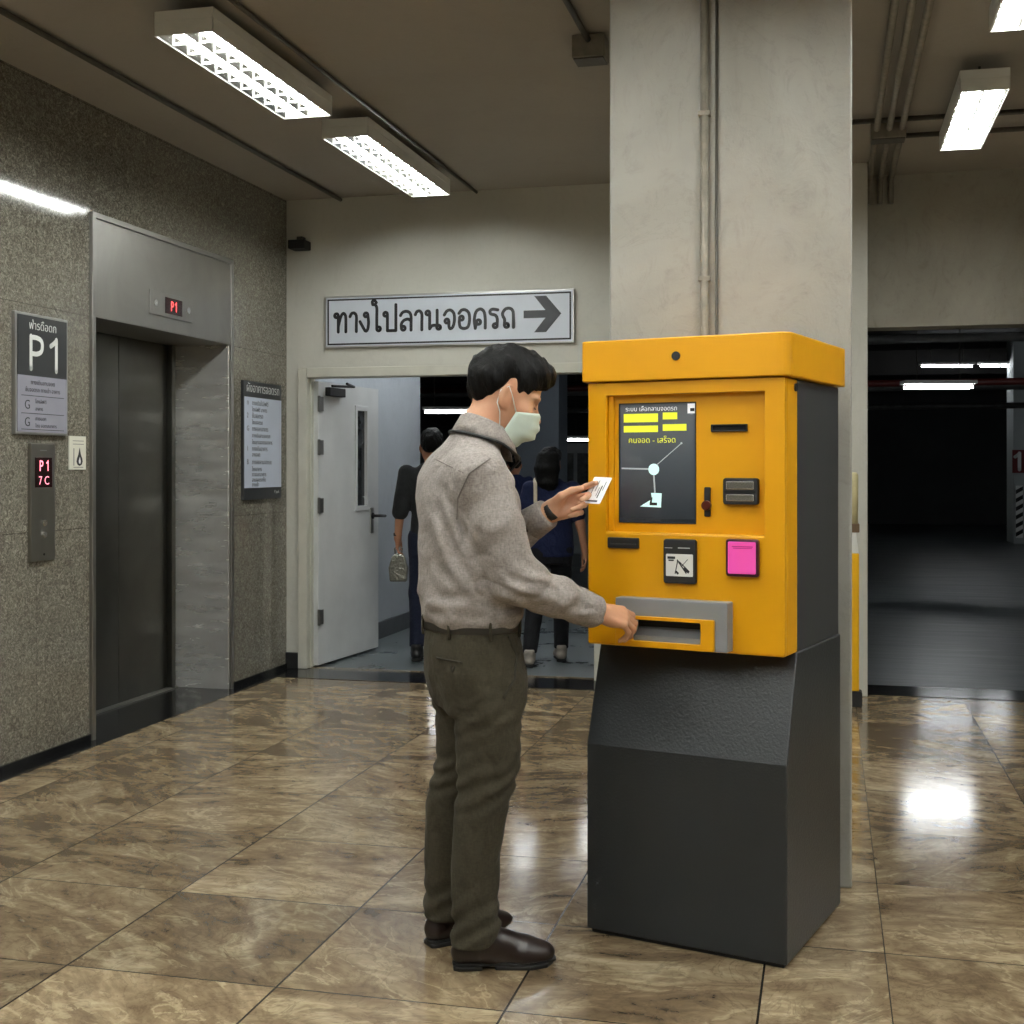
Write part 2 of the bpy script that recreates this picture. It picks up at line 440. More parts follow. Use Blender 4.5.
def steel_mat(name, col, rough=.28, sc_=(3, 3, 40), amt=.012, wave=0.0, metal=1.0):
    k = NT(name); O = k.pos()
    n = k.noise(k.scaled(O, sc_), 3, 3)
    k.link(k.math('MULTIPLY_ADD', n, amt*2, rough-amt), k.b.inputs['Roughness'])
    sm = k.noise(O, 2.2, 4, .6, 1.0)
    k.link(k.ramp(sm, [(.3, tuple(c*.82 for c in col[:3])+(1,)), (.7, col)]), k.b.inputs['Base Color'])
    k.set(Metallic=metal)
    if wave: k.bump(k.noise(k.scaled(O, (1.2, 1.2, 3.6)), 2.0, 1, .4), wave, .05)
    return k.m

M_floor = floor_mat(); M_gran = granite_mat()
M_back = plaster_mat('cream painted plaster', srgb(206, 205, 196), srgb(160, 157, 146), .35)
M_conc = plaster_mat('scuffed grey concrete', srgb(190, 189, 182), srgb(130, 127, 119), .8)
M_lint = plaster_mat('smoky plaster over the opening', srgb(186, 182, 170), srgb(118, 113, 101), .8)
M_ceil = plaster_mat('dull taupe ceiling paint', srgb(170, 164, 154), srgb(144, 138, 128), .4, .8)
M_corr = plaster_mat('pale blue grey corridor paint', srgb(196, 202, 208), srgb(150, 158, 166), .5)
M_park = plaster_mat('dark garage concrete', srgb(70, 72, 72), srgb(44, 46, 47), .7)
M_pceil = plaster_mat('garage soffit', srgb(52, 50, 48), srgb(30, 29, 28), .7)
M_black = mat('black polished granite', srgb(26, 26, 27), .13, var=.4, vscale=60)
M_steel = steel_mat('brushed stainless steel', (.40, .39, .365, 1), .38, amt=.0)
M_steelw = steel_mat('rippled stainless jamb sheet', (.86, .85, .82, 1), .27, (2, 2, 10), .02, .45, .62)  # pale and part diffuse, in place of the lobby's reflection in the jamb
M_doorst = steel_mat('dark brushed lift door steel', (.13, .128, .115, 1), .34, (30, 30, 2), .03)
M_dark = mat('matt black', srgb(22, 22, 22), .6, var=.2)
M_white = mat('white enamel', srgb(225, 225, 220), .35, var=.05)
M_pipe = mat('painted conduit', srgb(128, 122, 110), .45, var=.2, vscale=20)
M_pipeD = mat('dark conduit', srgb(70, 66, 58), .5, var=.25, vscale=20)
M_lit = mat('lit fluorescent tube', srgb(255, 255, 255), .3, emit=(.97, 1.0, .965, 1), estr=46)
M_reflec = steel_mat('lamp reflector', (.86, .86, .84, 1), .2)

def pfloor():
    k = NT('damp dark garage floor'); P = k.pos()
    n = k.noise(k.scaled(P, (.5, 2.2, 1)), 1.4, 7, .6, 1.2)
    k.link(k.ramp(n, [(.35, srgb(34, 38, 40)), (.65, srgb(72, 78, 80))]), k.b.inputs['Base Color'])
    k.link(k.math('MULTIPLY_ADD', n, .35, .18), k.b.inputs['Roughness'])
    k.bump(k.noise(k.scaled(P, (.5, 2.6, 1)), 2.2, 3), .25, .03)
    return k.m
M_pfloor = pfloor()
def ccorr():
    k = NT('worn grey corridor screed'); P = k.pos()
    n = k.noise(P, 2.4, 8, .65, 1.0)
    k.link(k.ramp(n, [(.3, srgb(70, 78, 80)), (.7, srgb(118, 126, 128))]), k.b.inputs['Base Color'])
    k.link(k.math('MULTIPLY_ADD', n, .3, .15), k.b.inputs['Roughness']); return k.m
M_cfloor = ccorr()

CEIL = 3.2
WL = -3.6; WB = 8.14; WBK = 8.25
LA, LB = 5.76, 7.27          # lift portal along the left wall
# ------------------------------------------------------------------ shell
struct('floor', MB().box(WL-.5, 4.2, -3.6, 8.24, -.12, 0), M_floor)
struct('ceiling', MB().box(WL-.5, 4.2, -3.6, 8.5, CEIL, CEIL+.12), M_ceil)
w = MB()
w.box(WL-.12, WL, -3.6, LA, 0, CEIL); w.box(WL-.12, WL, LB, WBK, 0, CEIL); w.box(WL-.12, WL, LA, LB, 2.64, CEIL)
struct('wall_left', w, M_gran)
struct('trim_1', MB().box(WL-.12, WL+.012, -3.6, LA-.03, .0005, .035).box(WL-.12, WL+.012, LB+.03, WB-.001, .0005, .035), M_black, bevel=.003)
struct('trim_2', MB().box(WL+.0125, WL+.10, -3.6, WB-.37, -.02, .0025).box(WL-.42, WL+.0125, LA, LB, -.02, .0022), M_black)
struct('trim_3', MB().box(WL+.0125, .0, WB-.37, WB-.001, -.02, .003).box(.2305, 3.4, 8.02, 8.38, -.02, .003), M_black)
b = MB()
b.box(WL, -3.505, WB, WBK, 0, CEIL); b.box(-3.505, -1.395, WB, WBK, 2.05, CEIL); b.box(-1.395, -.30, WB, WBK, 0, CEIL)
struct('wall_back', b, M_back)
struct('wall_pier', MB().box(-.30, .23, 7.95, 8.45, 0, CEIL), M_back, bevel=.006)
struct('wall_lintel', MB().box(.23, 4.2, 8.33, 8.55, 2.25, CEIL).box(3.3, 4.2, 8.33, 8.55, 0, 2.25), M_lint)
struct('wall_right', MB().box(4.05, 4.2, -3.6, 8.33, 0, CEIL), M_back)
struct('wall_front', MB().box(WL-.12, 4.2, -3.72, -3.6, 0, CEIL), M_back)
struct('wall_column', MB().box(-.722, .076, 4.31, 5.05, 0, CEIL), M_conc, bevel=.008)
struct('baseboard_back', MB().box(WL+.001, -3.506, WB-.02, WB-.0005, .0035, .11), M_dark)

# ------------------------------------------------------------------ garage beyond the openings
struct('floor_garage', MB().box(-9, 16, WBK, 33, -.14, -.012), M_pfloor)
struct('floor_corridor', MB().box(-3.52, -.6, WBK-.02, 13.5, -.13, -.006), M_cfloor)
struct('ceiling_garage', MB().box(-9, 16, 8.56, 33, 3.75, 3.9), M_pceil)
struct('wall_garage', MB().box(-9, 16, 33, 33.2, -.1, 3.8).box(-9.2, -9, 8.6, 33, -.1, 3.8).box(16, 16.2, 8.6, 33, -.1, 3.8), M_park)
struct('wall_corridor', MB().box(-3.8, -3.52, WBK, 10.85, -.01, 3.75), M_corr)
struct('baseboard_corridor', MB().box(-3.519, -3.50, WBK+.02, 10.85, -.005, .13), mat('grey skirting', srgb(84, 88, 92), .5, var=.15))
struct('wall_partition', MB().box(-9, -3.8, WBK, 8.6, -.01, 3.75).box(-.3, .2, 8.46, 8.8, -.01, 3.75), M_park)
for yy in (12.0, 18.0, 27.0):
    struct('ceiling_beam', MB().box(-8.9, 15.9, yy, yy+.35, 3.25, 3.76), M_pceil)

# ------------------------------------------------------------------ fluorescent fittings
def fitting(name, label, x, y, z, L, W, rz=0, group=None, tubes=2, m=M_lit, stem=0.0, batten=False, blades=True):
    t = thing(name, label, 'ceiling light', (x, y, z), rz, group)
    h = MB()
    h.box(-W/2, W/2, 0, L, .045, .085)
    if not batten: h.box(-W/2, -W/2+.006, 0, L, -.012, .045); h.box(W/2-.006, W/2, 0, L, -.012, .045)
    if not batten: h.box(-W/2, W/2, 0, .006, -.012, .045); h.box(-W/2, W/2, L-.006, L, -.012, .045)
    part('housing', h, M_white, t, bevel=.002)
    if stem: split_parts('hanger', MB().tube([(0, L*.2, .08), (0, L*.2, .08+stem)], .006).tube([(0, L*.8, .08), (0, L*.8, .08+stem)], .006), M_pipeD, t)
    xs = [0] if tubes == 1 else [-W*.23, W*.23]
    for x0 in xs:
        part('tube', MB().tube([(x0, .03, .012), (x0, L-.03, .012)], .0135, 12), m, t, smooth=True)
        if batten: continue
        rf = MB()
        for sgn in (-1, 1): rf.add([(x0+sgn*.002, .01, .042), (x0+sgn*.002, L-.01, .042), (x0+sgn*W*.22, L-.01, -.008), (x0+sgn*W*.22, .01, -.008)], [(0, 1, 2, 3)])
        part('reflector', rf, M_reflec, t)
    if blades and not batten:
        n = int(L/.12); b0 = MB().box(-W/2+.006, W/2-.006, -.001, .001, -.010, .0).mesh('louvre_blade')
        for i in range(1, n): put('louvre_blade', b0, M_white, t, loc=(0, L*i/n, 0))
    return t
G1 = 'twin tube fluorescent fittings over the lobby'
fitting('ceiling_light', 'white twin-tube light fitting nearest the lift wall at upper left, end box in view', -2.42, 4.50, 3.06, 1.22, .25, group=G1, stem=.06)
fitting('ceiling_light', 'twin-tube light fitting farther back on the left, above the lift and doorway corner', -2.38, 6.10, 3.06, 1.45, .25, group=G1, stem=.06)
fitting('ceiling_light', 'bright rectangular light fitting right of the concrete column, before the garage opening', .67, 5.96, 3.04, 1.08, .21, group=G1, stem=.08)
fitting('ceiling_light', 'light fitting cut off by the top right corner beside the three conduits', .70, 4.02, 3.04, 1.15, .21, group=G1, stem=.08)
# rows carried on behind the camera; the middle row is added to light the machine
for x0, y0 in ((-2.42, 2.45), (-2.42, .9), (-2.42, -.6), (.70, 2.1), (.70, .2), (.70, -1.7), (-.85, 2.4), (-.85, .3), (2.6, 3.2), (2.6, 1.0)):
    fitting('ceiling_light', 'twin-tube fluorescent fitting on the lobby ceiling outside the photo', x0, y0, 3.05, 1.2, .25, group='lobby fittings outside the photo', stem=.06, blades=False)

# ------------------------------------------------------------------ conduits
def pipe(name, label, pts, r, m, cat='pipe', group=None, clips=None):
    mb = MB().tube(pts, r, 10)
    t = tag(part(name, mb, m, smooth=True), label, cat, group)
    if clips:
        for c in clips:
            part('pipe_clip', MB().box(c[0]-r*1.4, c[0]+r*1.4, c[1]-r*1.3, c[1]+r*1.3, c[2]-.008, c[2]+.008), m, t, bevel=.002)
    return t
G2 = 'three parallel conduits on the ceiling right of the column'
for x0, lb in ((.25, 'grey ceiling conduit, leftmost of three beside the column'), (.315, 'grey ceiling conduit, middle of three beside the column'), (.38, 'grey ceiling conduit, rightmost of three beside the column')):
    pipe('conduit', lb, [(x0, 3.6, 3.165), (x0, 8.05, 3.165), (x0, 8.31, 3.165), (x0, 8.31, 3.02)], .017, M_pipe, 'conduit', G2)
pipe('cross_conduit', 'thin conduit crossing the ceiling before the lintel, nearer one', [(.075, 6.9, 3.172), (3.5, 6.9, 3.172)], .014, M_pipeD, 'conduit')
pipe('cross_conduit', 'thin conduit crossing the ceiling close to the garage lintel', [(.24, 7.25, 3.172), (3.5, 7.25, 3.172)], .014, M_pipeD, 'conduit')
jb = thing('junction_box', 'grey junction box where the three conduits meet the crossing conduit', 'junction box', (.31, 7.1, 3.13))
part('box_body', MB().box(-.09, .09, -.06, .06, -.015, .065), M_pipe, jb, bevel=.004); part('box_lid', MB().box(-.085, .085, -.055, .055, -.02, -.0145), M_pipeD, jb)
pipe('wall_pipe', 'vertical painted pipe clipped to the concrete column above the yellow machine', [(-.40, 4.293, .02), (-.40, 4.293, 3.19)], .0145, M_pipe, 'pipe', None,
     [(-.40, 4.298, z) for z in (2.0, 2.55, 3.0)])
pipe('thin_cable', 'thin dark cable running beside the pipe on the column', [(-.36, 4.304, .02), (-.36, 4.304, 3.19)], .005, M_pipeD, 'cable')
pipe('conduit', 'dark conduit along the ceiling close to the lift wall', [(-3.17, 3.2, 3.178), (-3.19, 8.1, 3.178)], .013, M_pipeD, 'conduit')
pipe('conduit', 'thin conduit feeding the row of light fittings at left', [(-2.24, 3.0, 3.180), (-2.24, 8.1, 3.180)], .010, M_pipeD, 'conduit')
G3 = 'conduits left of the column'
for x0, lb in ((-.98, 'ceiling conduit left of the column ending at a box'), (-.80, 'ceiling conduit next to the column, left one of a pair'), (-.745, 'ceiling conduit running hard against the column')):
    pipe('conduit', lb, [(x0, 3.2, 3.172), (x0, 5.3 if x0 < -.9 else 6.0, 3.172)], .013, M_pipeD, 'conduit', G3)
jb = thing('junction_box', 'small box on the ceiling left of the concrete column', 'junction box', (-.98, 5.36, 3.12))
part('box_body', MB().box(-.07, .07, -.06, .06, -.02, .075), M_pipe, jb, bevel=.004); part('box_lid', MB().box(-.064, .064, -.054, .054, -.026, -.0195), M_pipeD, jb)
cb = thing('corner_box', 'small dark box fixed high in the corner over the doorway', 'box', (-3.48, WB-.06, 2.88))
part('box_body', MB().box(-.06, .06, -.06, .06, -.03, .03), M_dark, cb, bevel=.006); part('bracket', MB().box(-.02, .02, .0, .06, .03, .06), M_pipeD, cb)

# ------------------------------------------------------------------ lift
lift = thing('lift_entrance', 'stainless steel lift entrance with closed doors in the granite wall', 'lift', (WL, LA, 0), math.pi/2)
LW = LB-LA                                     # local x along the wall, -y into the lobby
def lp(name, mb, m, **kw): return part(name, mb, m, lift, **kw)
hd = MB().box(.0, LW, -.012, .37, 2.13, 2.63)
head = lp('header_panel', hd, M_steel, bevel=.004)
lp('header_trim', MB().frame(-.03, LW+.03, .0, 2.66, .0, LW, -.01, 2.63, -.02, .05), M_steel, bevel=.004, label='steel edge strip round the lift opening')
dr = [(0.05, .867), (.871, LW-.085)]
for a, c in dr: lp('door_panel', MB().box(a, c, .375, .40, .012, 2.13), M_doorst, bevel=.003)
lp('jamb', MB().box(LW-.012, LW, .0, .41, .003, 2.13), M_steelw, label='rippled steel jamb on the far side, reflected light put into its colour')
lp('jamb', MB().box(0, .012, .0, .41, .003, 2.13), M_steel)
lp('door_post', MB().box(LW-.085, LW-.045, .34, .41, .003, 2.13), M_doorst, bevel=.003); lp('door_post', MB().box(LW-.045, LW-.012, .355, .41, .003, 2.13), M_doorst, bevel=.003)
lp('sill', MB().box(0.012, LW-.012, .34, .42, .003, .012).box(.012, LW-.012, .352, .356, .0115, .014), M_steel)
lp('shaft_back', MB().box(-.02, LW+.02, .40, .46, 0, 2.7), M_dark)
dp = lp('floor_display', MB().box(.53, 1.01, -.020, -.0115, 2.21, 2.345), M_steel, bevel=.003)
M_red = mat('dark red led glass', srgb(34, 6, 8), .2)
M_redl = mat('glowing red digits', srgb(255, 60, 60), .4, emit=(1, .10, .10, 1), estr=1.1)
part('display_glass', MB().box(.69, .88, -.0225, -.0195, 2.232, 2.322), M_red, dp)
pen_text('P1', .048, M_redl, dp, .752, -.0235, 2.254, w=.16, gap=.3, name='digits')
for x0 in (.585, .955): part('screw', MB().disc((x0, 2.277), .018, -.024, -.0195, 16), M_reflec, dp)
part('peephole', MB().disc((.16, 2.03), .012, .3695, .3755, 12), M_dark, lift)

# ------------------------------------------------------------------ wall signs
M_sgrey = mat('sign charcoal', srgb(48, 50, 52), .4, var=.08); M_slav = mat('sign lilac grey', srgb(150, 150, 162), .35, var=.05)
M_alu = steel_mat('sign aluminium edge', (.55, .55, .54, 1), .35)
M_ink = mat('dark lettering', srgb(32, 33, 36), .5); M_wink = mat('white lettering', srgb(236, 238, 236), .4)
s = thing('level_sign', 'dark and lilac wall sign reading P1 left of the lift', 'sign', (WL, 5.10, 1.525), math.pi/2)
part('backing', MB().box(0, .41, -.02, .0, 0, .56), M_alu, s, bevel=.002)
hp = part('header_panel', MB().box(.012, .398, -.0225, -.0195, .272, .548), M_sgrey, s)
lpn = part('list_panel', MB().box(.012, .398, -.0225, -.0195, .012, .272), M_slav, s)
pen_text('P1', .150, M_wink, hp, .100, -.0232, .305, w=.15, gap=.26, wscale=1.25)
text('ฟ่ารดือดก', .055, M_wink, hp, .205, -.0232, .488, align='CENTER')
text('ทางเดินลานจอด', .030, M_ink, lpn, .205, -.0232, .232, align='CENTER'); text('ชั้นจอดรถ ทางเข้า อาคาร', .028, M_ink, lpn, .205, -.0232, .198, align='CENTER')
ln = MB()
for z in (.178, .096, .022): ln.box(.04, .375, -.0232, -.0224, z, z+.003)
split_parts('rule', ln, M_ink, lpn)
for z in (.118, .038): text('G', .060, M_ink, lpn, .062, -.0232, z)
text('โถงลิฟต์', .026, M_ink, lpn, .145, -.0232, .146); text('อาคาร', .024, M_ink, lpn, .145, -.0232, .112)
text('ทางออก', .026, M_ink, lpn, .145, -.0232, .066); text('โซน จอดรถอาคาร', .024, M_ink, lpn, .145, -.0232, .034)

s = thing('call_panel', 'steel lift call panel with red display below the P1 sign', 'call panel', (WL, 5.22, .934), math.pi/2)
part('plate', MB().box(0, .19, -.018, 0, 0, .551), steel_mat('call panel steel', (.34, .33, .30, 1), .32), s, bevel=.003)
dg_ = part('display', MB().box(.03, .16, -.021, -.0175, .345, .485), M_red, s)
M_pink = mat('glowing pink digits', srgb(255, 120, 140), .4, emit=(1, .32, .40, 1), estr=.9)
pen_text('P1', .044, M_pink, dg_, .062, -.0218, .425, w=.17, gap=.55, name='digits'); text('7 C', .058, M_pink, dg_, .095, -.0218, .358, 'digits', 'CENTER')
for z in (.178, .122): part('button', MB().disc((.10, z), .014, -.026, -.0175, 18), M_reflec, s, bevel=.002)
part('badge', MB().box(.07, .12, -.0195, -.0175, .516, .521), M_alu, s)
part('keyhole', MB().disc((.10, .03), .006, -.0195, -.0175, 12), M_dark, s)

s = thing('wall_notice', 'small white notice with a black flame-like pictogram beside the lift', 'notice', (WL, 5.545, 1.362), math.pi/2)
part('sheet', MB().box(0, .145, -.006, 0, 0, .165), mat('ivory plastic', srgb(222, 220, 206), .5, var=.04), s, bevel=.001)
pic = MB()
dropp = [(.088, .108), (.078, .075), (.066, .055), (.062, .040), (.070, .025), (.088, .018), (.106, .025), (.114, .040), (.110, .055), (.098, .075)]
pic.prism([(p[0], p[1]) for p in dropp], 1, -.0072, -.0058); part('pictogram', pic, M_ink, s)
part('pictogram', MB().prism([(.088, .062), (.079, .042), (.082, .030), (.094, .030), (.097, .042)], 1, -.0078, -.0070), M_wink, s, label='white hollow of the pictogram')
rl = MB().box(.03, .125, -.0066, -.0058, .140, .143).box(.03, .125, -.0066, -.0058, .124, .127).box(.036, .042, -.0066, -.0058, .02, .105).box(.036, .12, -.0066, -.0058, .010, .013)
split_parts('rule', rl, mat('grey print', srgb(120, 118, 112), .6), s)

s = thing('directory_board', 'tall white directory board with black head and foot right of the lift', 'sign', (WL, 7.435, 1.168), math.pi/2)
part('board', MB().box(0, .575, -.02, 0, 0, .757), M_sgrey, s, bevel=.002)
pn = part('list_panel', MB().box(.008, .567, -.0225, -.0195, .075, .655), mat('pale blue white panel', srgb(196, 204, 220), .35, var=.03), s)
text('ผังอาคารจอดรถ', .078, M_wink, s, .29, -.0208, .688, align='CENTER'); text('P park', .03, M_wink, s, .46, -.0208, .035)
rows = [('ก', 'ทางเดินไปลิฟต์', .605), ('', 'โถงลิฟต์ อาคาร', .565), ('2', 'ชั้นจอดรถ', .523), ('', 'โซนจอดรถ', .483), ('G', 'ทางออกอาคาร', .440), ('', 'ทางเดินลานจอดรถ', .398), ('', 'โซนลานจอดรถอาคาร', .356),
        ('1', 'ทางเดินอาคาร', .312), ('', 'ลานจอด', .276), ('B', 'ทางลงลานจอดรถ', .226), ('', 'โถงอาคาร', .182), ('', 'ทางออกอาคาร', .148), ('', 'ลานจอดรถชั้น', .114), ('', 'ทางเข้า', .083)]
for a, t_, z in rows:
    if a: text(a, .046, M_ink, pn, .04, -.0232, z)
    text(t_, .042 if a else .037, M_ink, pn, .115, -.0232, z)

s = thing('direction_sign', 'long white sign in Thai with a right arrow above the doorway', 'sign', (-3.31, WB, 2.18), 0)
SW, SH = 1.72, .35
part('backing', MB().box(0, SW, -.025, 0, 0, SH), M_alu, s, bevel=.003)
fc = part('sign_face', MB().box(.012, SW-.012, -.0275, -.0245, .012, SH-.012), mat('white sign film', srgb(206, 212, 222), .35, var=.03), s)
part('border', MB().frame(.020, SW-.020, .020, SH-.020, .031, SW-.031, .031, SH-.031, -.0285, -.027), M_ink, s)
pen_text('ทางไปลานจอดรถ', .127, M_ink, fc, .070, -.0284, .108, w=.165, gap=.185, wscale=1.02)
ar = MB().prism([(1.385, .165), (1.53, .165), (1.455, .072), (1.535, .072), (1.635, .190), (1.535, .308), (1.455, .308), (1.53, .215), (1.385, .215)], 1, -.0285, -.027)
part('arrow', ar, mat('arrow charcoal', srgb(56, 58, 62), .5), s)

# ------------------------------------------------------------------ doorway and its open leaf
M_frame = mat('cream door frame paint', srgb(196, 194, 182), .5, var=.08, vscale=6); M_leaf = mat('grey white door paint', srgb(208, 210, 210), .45, var=.07, vscale=4)
fr = MB()
fr.box(-3.505, -3.44, WB-.03, WBK+.01, .004, 2.05); fr.box(-1.46, -1.395, WB-.03, WBK+.01, .004, 2.05); fr.box(-3.44, -1.46, WB-.03, WBK+.01, 1.985, 2.05)
fr.box(-3.44, -3.43, WB+.02, WB+.06, .004, 1.985); fr.box(-1.47, -1.46, WB+.02, WB+.06, .004, 1.985)
struct('trim_4', fr, M_frame, bevel=.004)
dl = thing('door_1', 'pale steel fire door standing open into the corridor behind the lobby', 'door', (-3.425, WBK-.02, .012), math.radians(84.8)); dl['kind'] = 'structure'
dw = .97
# leaf: local x along the leaf, camera sees the -y side
lf = part('leaf', MB().frame(0, dw, 0, 1.955, .60, .76, 1.08, 1.78, -.022, .022), M_leaf, dl, bevel=.003)
part('window_trim', MB().frame(.565, .795, 1.045, 1.815, .60, .76, 1.08, 1.78, -.030, -.021), M_leaf, dl, bevel=.002)
gl = NT('dark wired glass'); gl.set(Base_Color=srgb(40, 44, 46), Roughness=.15, Metallic=0.0); gl.link(gl.ramp(gl.noise(gl.obj(), 6, 3), [(.3, srgb(28, 31, 33)), (.7, srgb(70, 75, 78))]), gl.b.inputs['Base Color'])
part('window_pane', MB().box(.60, .76, -.006, .006, 1.08, 1.78), gl.m, dl)
h = part('handle', MB().box(.82, .875, -.030, -.021, .87, 1.06), M_alu, dl, bevel=.003)
part('lever', MB().tube([(.85, -.03, 1.0), (.85, -.075, 1.0), (.87, -.08, 1.0), (.97, -.08, .995)], .011), M_dark, h, smooth=True)
part('spindle_rose', MB().disc((.85, 1.0), .024, -.036, -.029), M_dark, h)
for z in (.33, 1.10, 1.50, 1.80): part('hinge', MB().box(-.012, .055, -.034, -.0215, z-.05, z+.05).tube([(-.006, -.030, z-.055), (-.006, -.030, z+.055)], .010), mat('hinge steel', srgb(104, 104, 102), .4, .6, var=.1), dl)
dc = part('door_closer', MB().box(.10, .34, -.062, -.0215, 1.86, 1.92), M_dark, dl, bevel=.004)
part('closer_arm', MB().tube([(.14, -.055, 1.93), (.36, -.12, 1.935), (.10, -.19, 1.94)], .009), M_dark, dc)

# ------------------------------------------------------------------ post by the garage opening
M_yel = mat('yellow enamel', srgb(232, 176, 10), .38, var=.05)
p = thing('guard_post', 'slim yellow and white post before the pier right of the machine', 'post', (.145, 7.62, 0))
part('foot', MB().rbox(-.045, .045, .0035, .09, .01, -.045, .045), M_dark, p)
part('post_shaft', MB().box(-.028, .028, -.028, .028, .09, .88), M_yel, p, bevel=.006)
part('sleeve', MB().prism([(-.026, .88), (.026, .88), (.012, 1.0), (.012, 1.06), (-.018, 1.06), (-.018, 1.0)], 1, -.018, .018), M_white, p, bevel=.003)
part('collar', MB().box(-.036, .030, -.026, .026, 1.00, 1.05), mat('rusty bracket', srgb(110, 88, 64), .7, var=.2), p, bevel=.004)
part('cap_rod', MB().tube([(-.004, 0, 1.05), (-.004, 0, 1.33), (-.004, 0, 1.345)], [.026, .028, .018], 14), mat('dirty cream plastic', srgb(206, 196, 150), .5, var=.2), p, smooth=True)

# ------------------------------------------------------------------ garage contents
M_gl = mat('lit garage tube', srgb(255, 255, 255), .3, emit=(.93, .97, 1.0, 1), estr=24)
def garage_light(label, X, Y, z, L, tubes=2):
    q = c2r(X, Y, z)
    return fitting('garage_light', label, q.x, q.y, z, L, .22, -math.pi/2+ANG*.9, 'fluorescent fittings in the garage', tubes, M_gl, stem=max(.1, 3.66-z), batten=True)
garage_light('nearest garage tube light, seen low through the opening right of the machine', 4.18, 13.7, 2.22, .76)
garage_light('farther long garage tube light, higher in the opening right of the machine', 7.65, 24.0, 3.26, 1.0, 1)
garage_light('second long garage tube light continuing the farther one', 8.75, 24.0, 3.27, 1.0, 1)
garage_light('garage tube light seen through the doorway left of the masked man', -1.22, 17.5, 2.12, .78, 1)
garage_light('garage tube light at the top of the doorway beside the machine', .5, 13.2, 2.42, 1.0, 1)
garage_light('garage tube light seen low behind the woman in navy', .95, 23.0, 1.86, 1.0, 1)
garage_light('garage tube light hidden behind the doorway head', -.02, 13.8, 2.75, .5, 1)
garage_light('corridor light hidden behind the doorway head, nearer one', -.95, 9.35, 2.75, 1.0)
garage_light('added corridor light hidden behind the doorway head, farther one', -.75, 10.6, 2.75, 1.0)  # second unseen fitting, added to brighten the corridor wall
garage_light('tube light added out of frame to brighten the marked column', 10.4, 20.5, 3.0, 1.1)  # unseen extra fitting, brightens the column and its number
garage_light('tube light added unseen behind the garage lintel to light the garage', 6.2, 10.6, 3.1, 1.1)  # added out of sight to lift the garage floor beyond the opening
M_gp = mat('garage pipe grey', srgb(96, 96, 94), .4, var=.2); M_gpr = mat('garage pipe red', srgb(92, 34, 28), .45, var=.2)
for y0, z0, r, m_, lb in ((9.6, 2.62, .05, M_gp, 'grey pipe under the garage soffit nearest the opening'), (11.2, 2.70, .03, M_gp, 'slim grey pipe under the garage soffit'), (14.0, 2.72, .05, M_gp, 'grey pipe behind the near garage light'),
                          (17.0, 2.45, .045, M_gpr, 'dull red sprinkler pipe deep in the garage'), (19.5, 2.55, .06, M_gp, 'thick grey pipe deep in the garage'), (22.0, 2.38, .05, M_gp, 'lowest grey pipe at the back of the garage')):
    pipe('garage_pipe', lb, [(-7, y0, z0), (15, y0, z0)], r, m_, 'pipe')
struct('column_garage', MB().box(-.26, .26, -.26, .26, -.012, 3.75), plaster_mat('blue grey garage column', srgb(110, 118, 126), srgb(84, 92, 100), .5), loc=c2r(.37, 15.6), bevel=.01)
cp = c2r(9.82, 23.6)
struct('column_marked', MB().box(-.6, .6, -.45, .45, -.012, 3.75), plaster_mat('white garage column', srgb(190, 196, 196), srgb(140, 146, 146), .5), loc=cp, bevel=.01)
cs = thing('column_number_sign', 'red band with white number 1 on the garage column at far right', 'sign', (cp.x-.62, cp.y-.452, 1.28), 0)
part('band', MB().box(0, 1.24, -.02, .0, 0, .42), mat('dark red paint', srgb(104, 22, 24), .5, var=.1), cs)
pen_text('1', .30, M_wink, cs, .03, -.0215, .06, w=.2)
hz = thing('hazard_strip', 'black and white striped corner guard on the garage column', 'corner guard', (cp.x-.56, cp.y-.452, .10), 0)
part('guard', MB().box(0, .12, -.02, 0, 0, .95), M_wink, hz)
st_ = MB()
for i in range(6): st_.prism([(0, .02+i*.155), (.12, .09+i*.155), (.12, .165+i*.155), (0, .095+i*.155)], 1, -.0215, -.0195)
split_parts('stripe', st_, M_dark, hz)
bp = c2r(1.02, 21.0)
bt = thing('attendant_booth', 'small pale booth with dark window seen behind the woman in navy', 'booth', (bp.x, bp.y, -.012), ANG)
part('booth_wall', MB().box(-.5, .5, -.4, .4, 0, 1.0).box(-.5, .5, -.4, .4, 1.62, 1.78).box(-.5, -.44, -.4, .4, 1, 1.62).box(.44, .5, -.4, .4, 1, 1.62).box(-.03, .03, -.4, -.34, 1, 1.62), mat('booth grey', srgb(150, 156, 158), .5, var=.1), bt, bevel=.004)
part('booth_window', MB().box(-.44, .44, -.36, -.34, 1, 1.62), gl.m, bt)
# ================================================================== parking payment machine
def grain(name, col, rough=.42, bs=420, st=.25):
    k = NT(name); O = k.obj(); n = k.noise(O, bs, 2)
    big = k.noise(O, 3, 4)
    k.link(k.ramp(big, [(.3, tuple(c*.88 for c in col[:3])+(1,)), (.7, col)]), k.b.inputs['Base Color'])
    k.set(Roughness=rough); k.bump(n, st, .002); return k.m
M_my = grain('powder coated yellow', srgb(224, 158, 0), .38, 260, .10)
M_mg = grain('textured charcoal powder coat', srgb(41, 44, 46), .36, 150, .6)
M_mgs = grain('charcoal sheet', srgb(56, 57, 58), .40, 300, .25)
M_tray = mat('tray grey', srgb(128, 130, 132), .42, var=.05)
MA = math.radians(-14.85)
K = c2r(.221, 3.78)
kiosk = thing('payment_machine', 'tall yellow and charcoal parking payment machine before the concrete column', 'payment machine', (K.x, K.y, 0), MA)
def kp(name, mb, m, **kw): return part(name, mb, m, kw.pop('parent', kiosk), **kw)
W, D = .603, .572
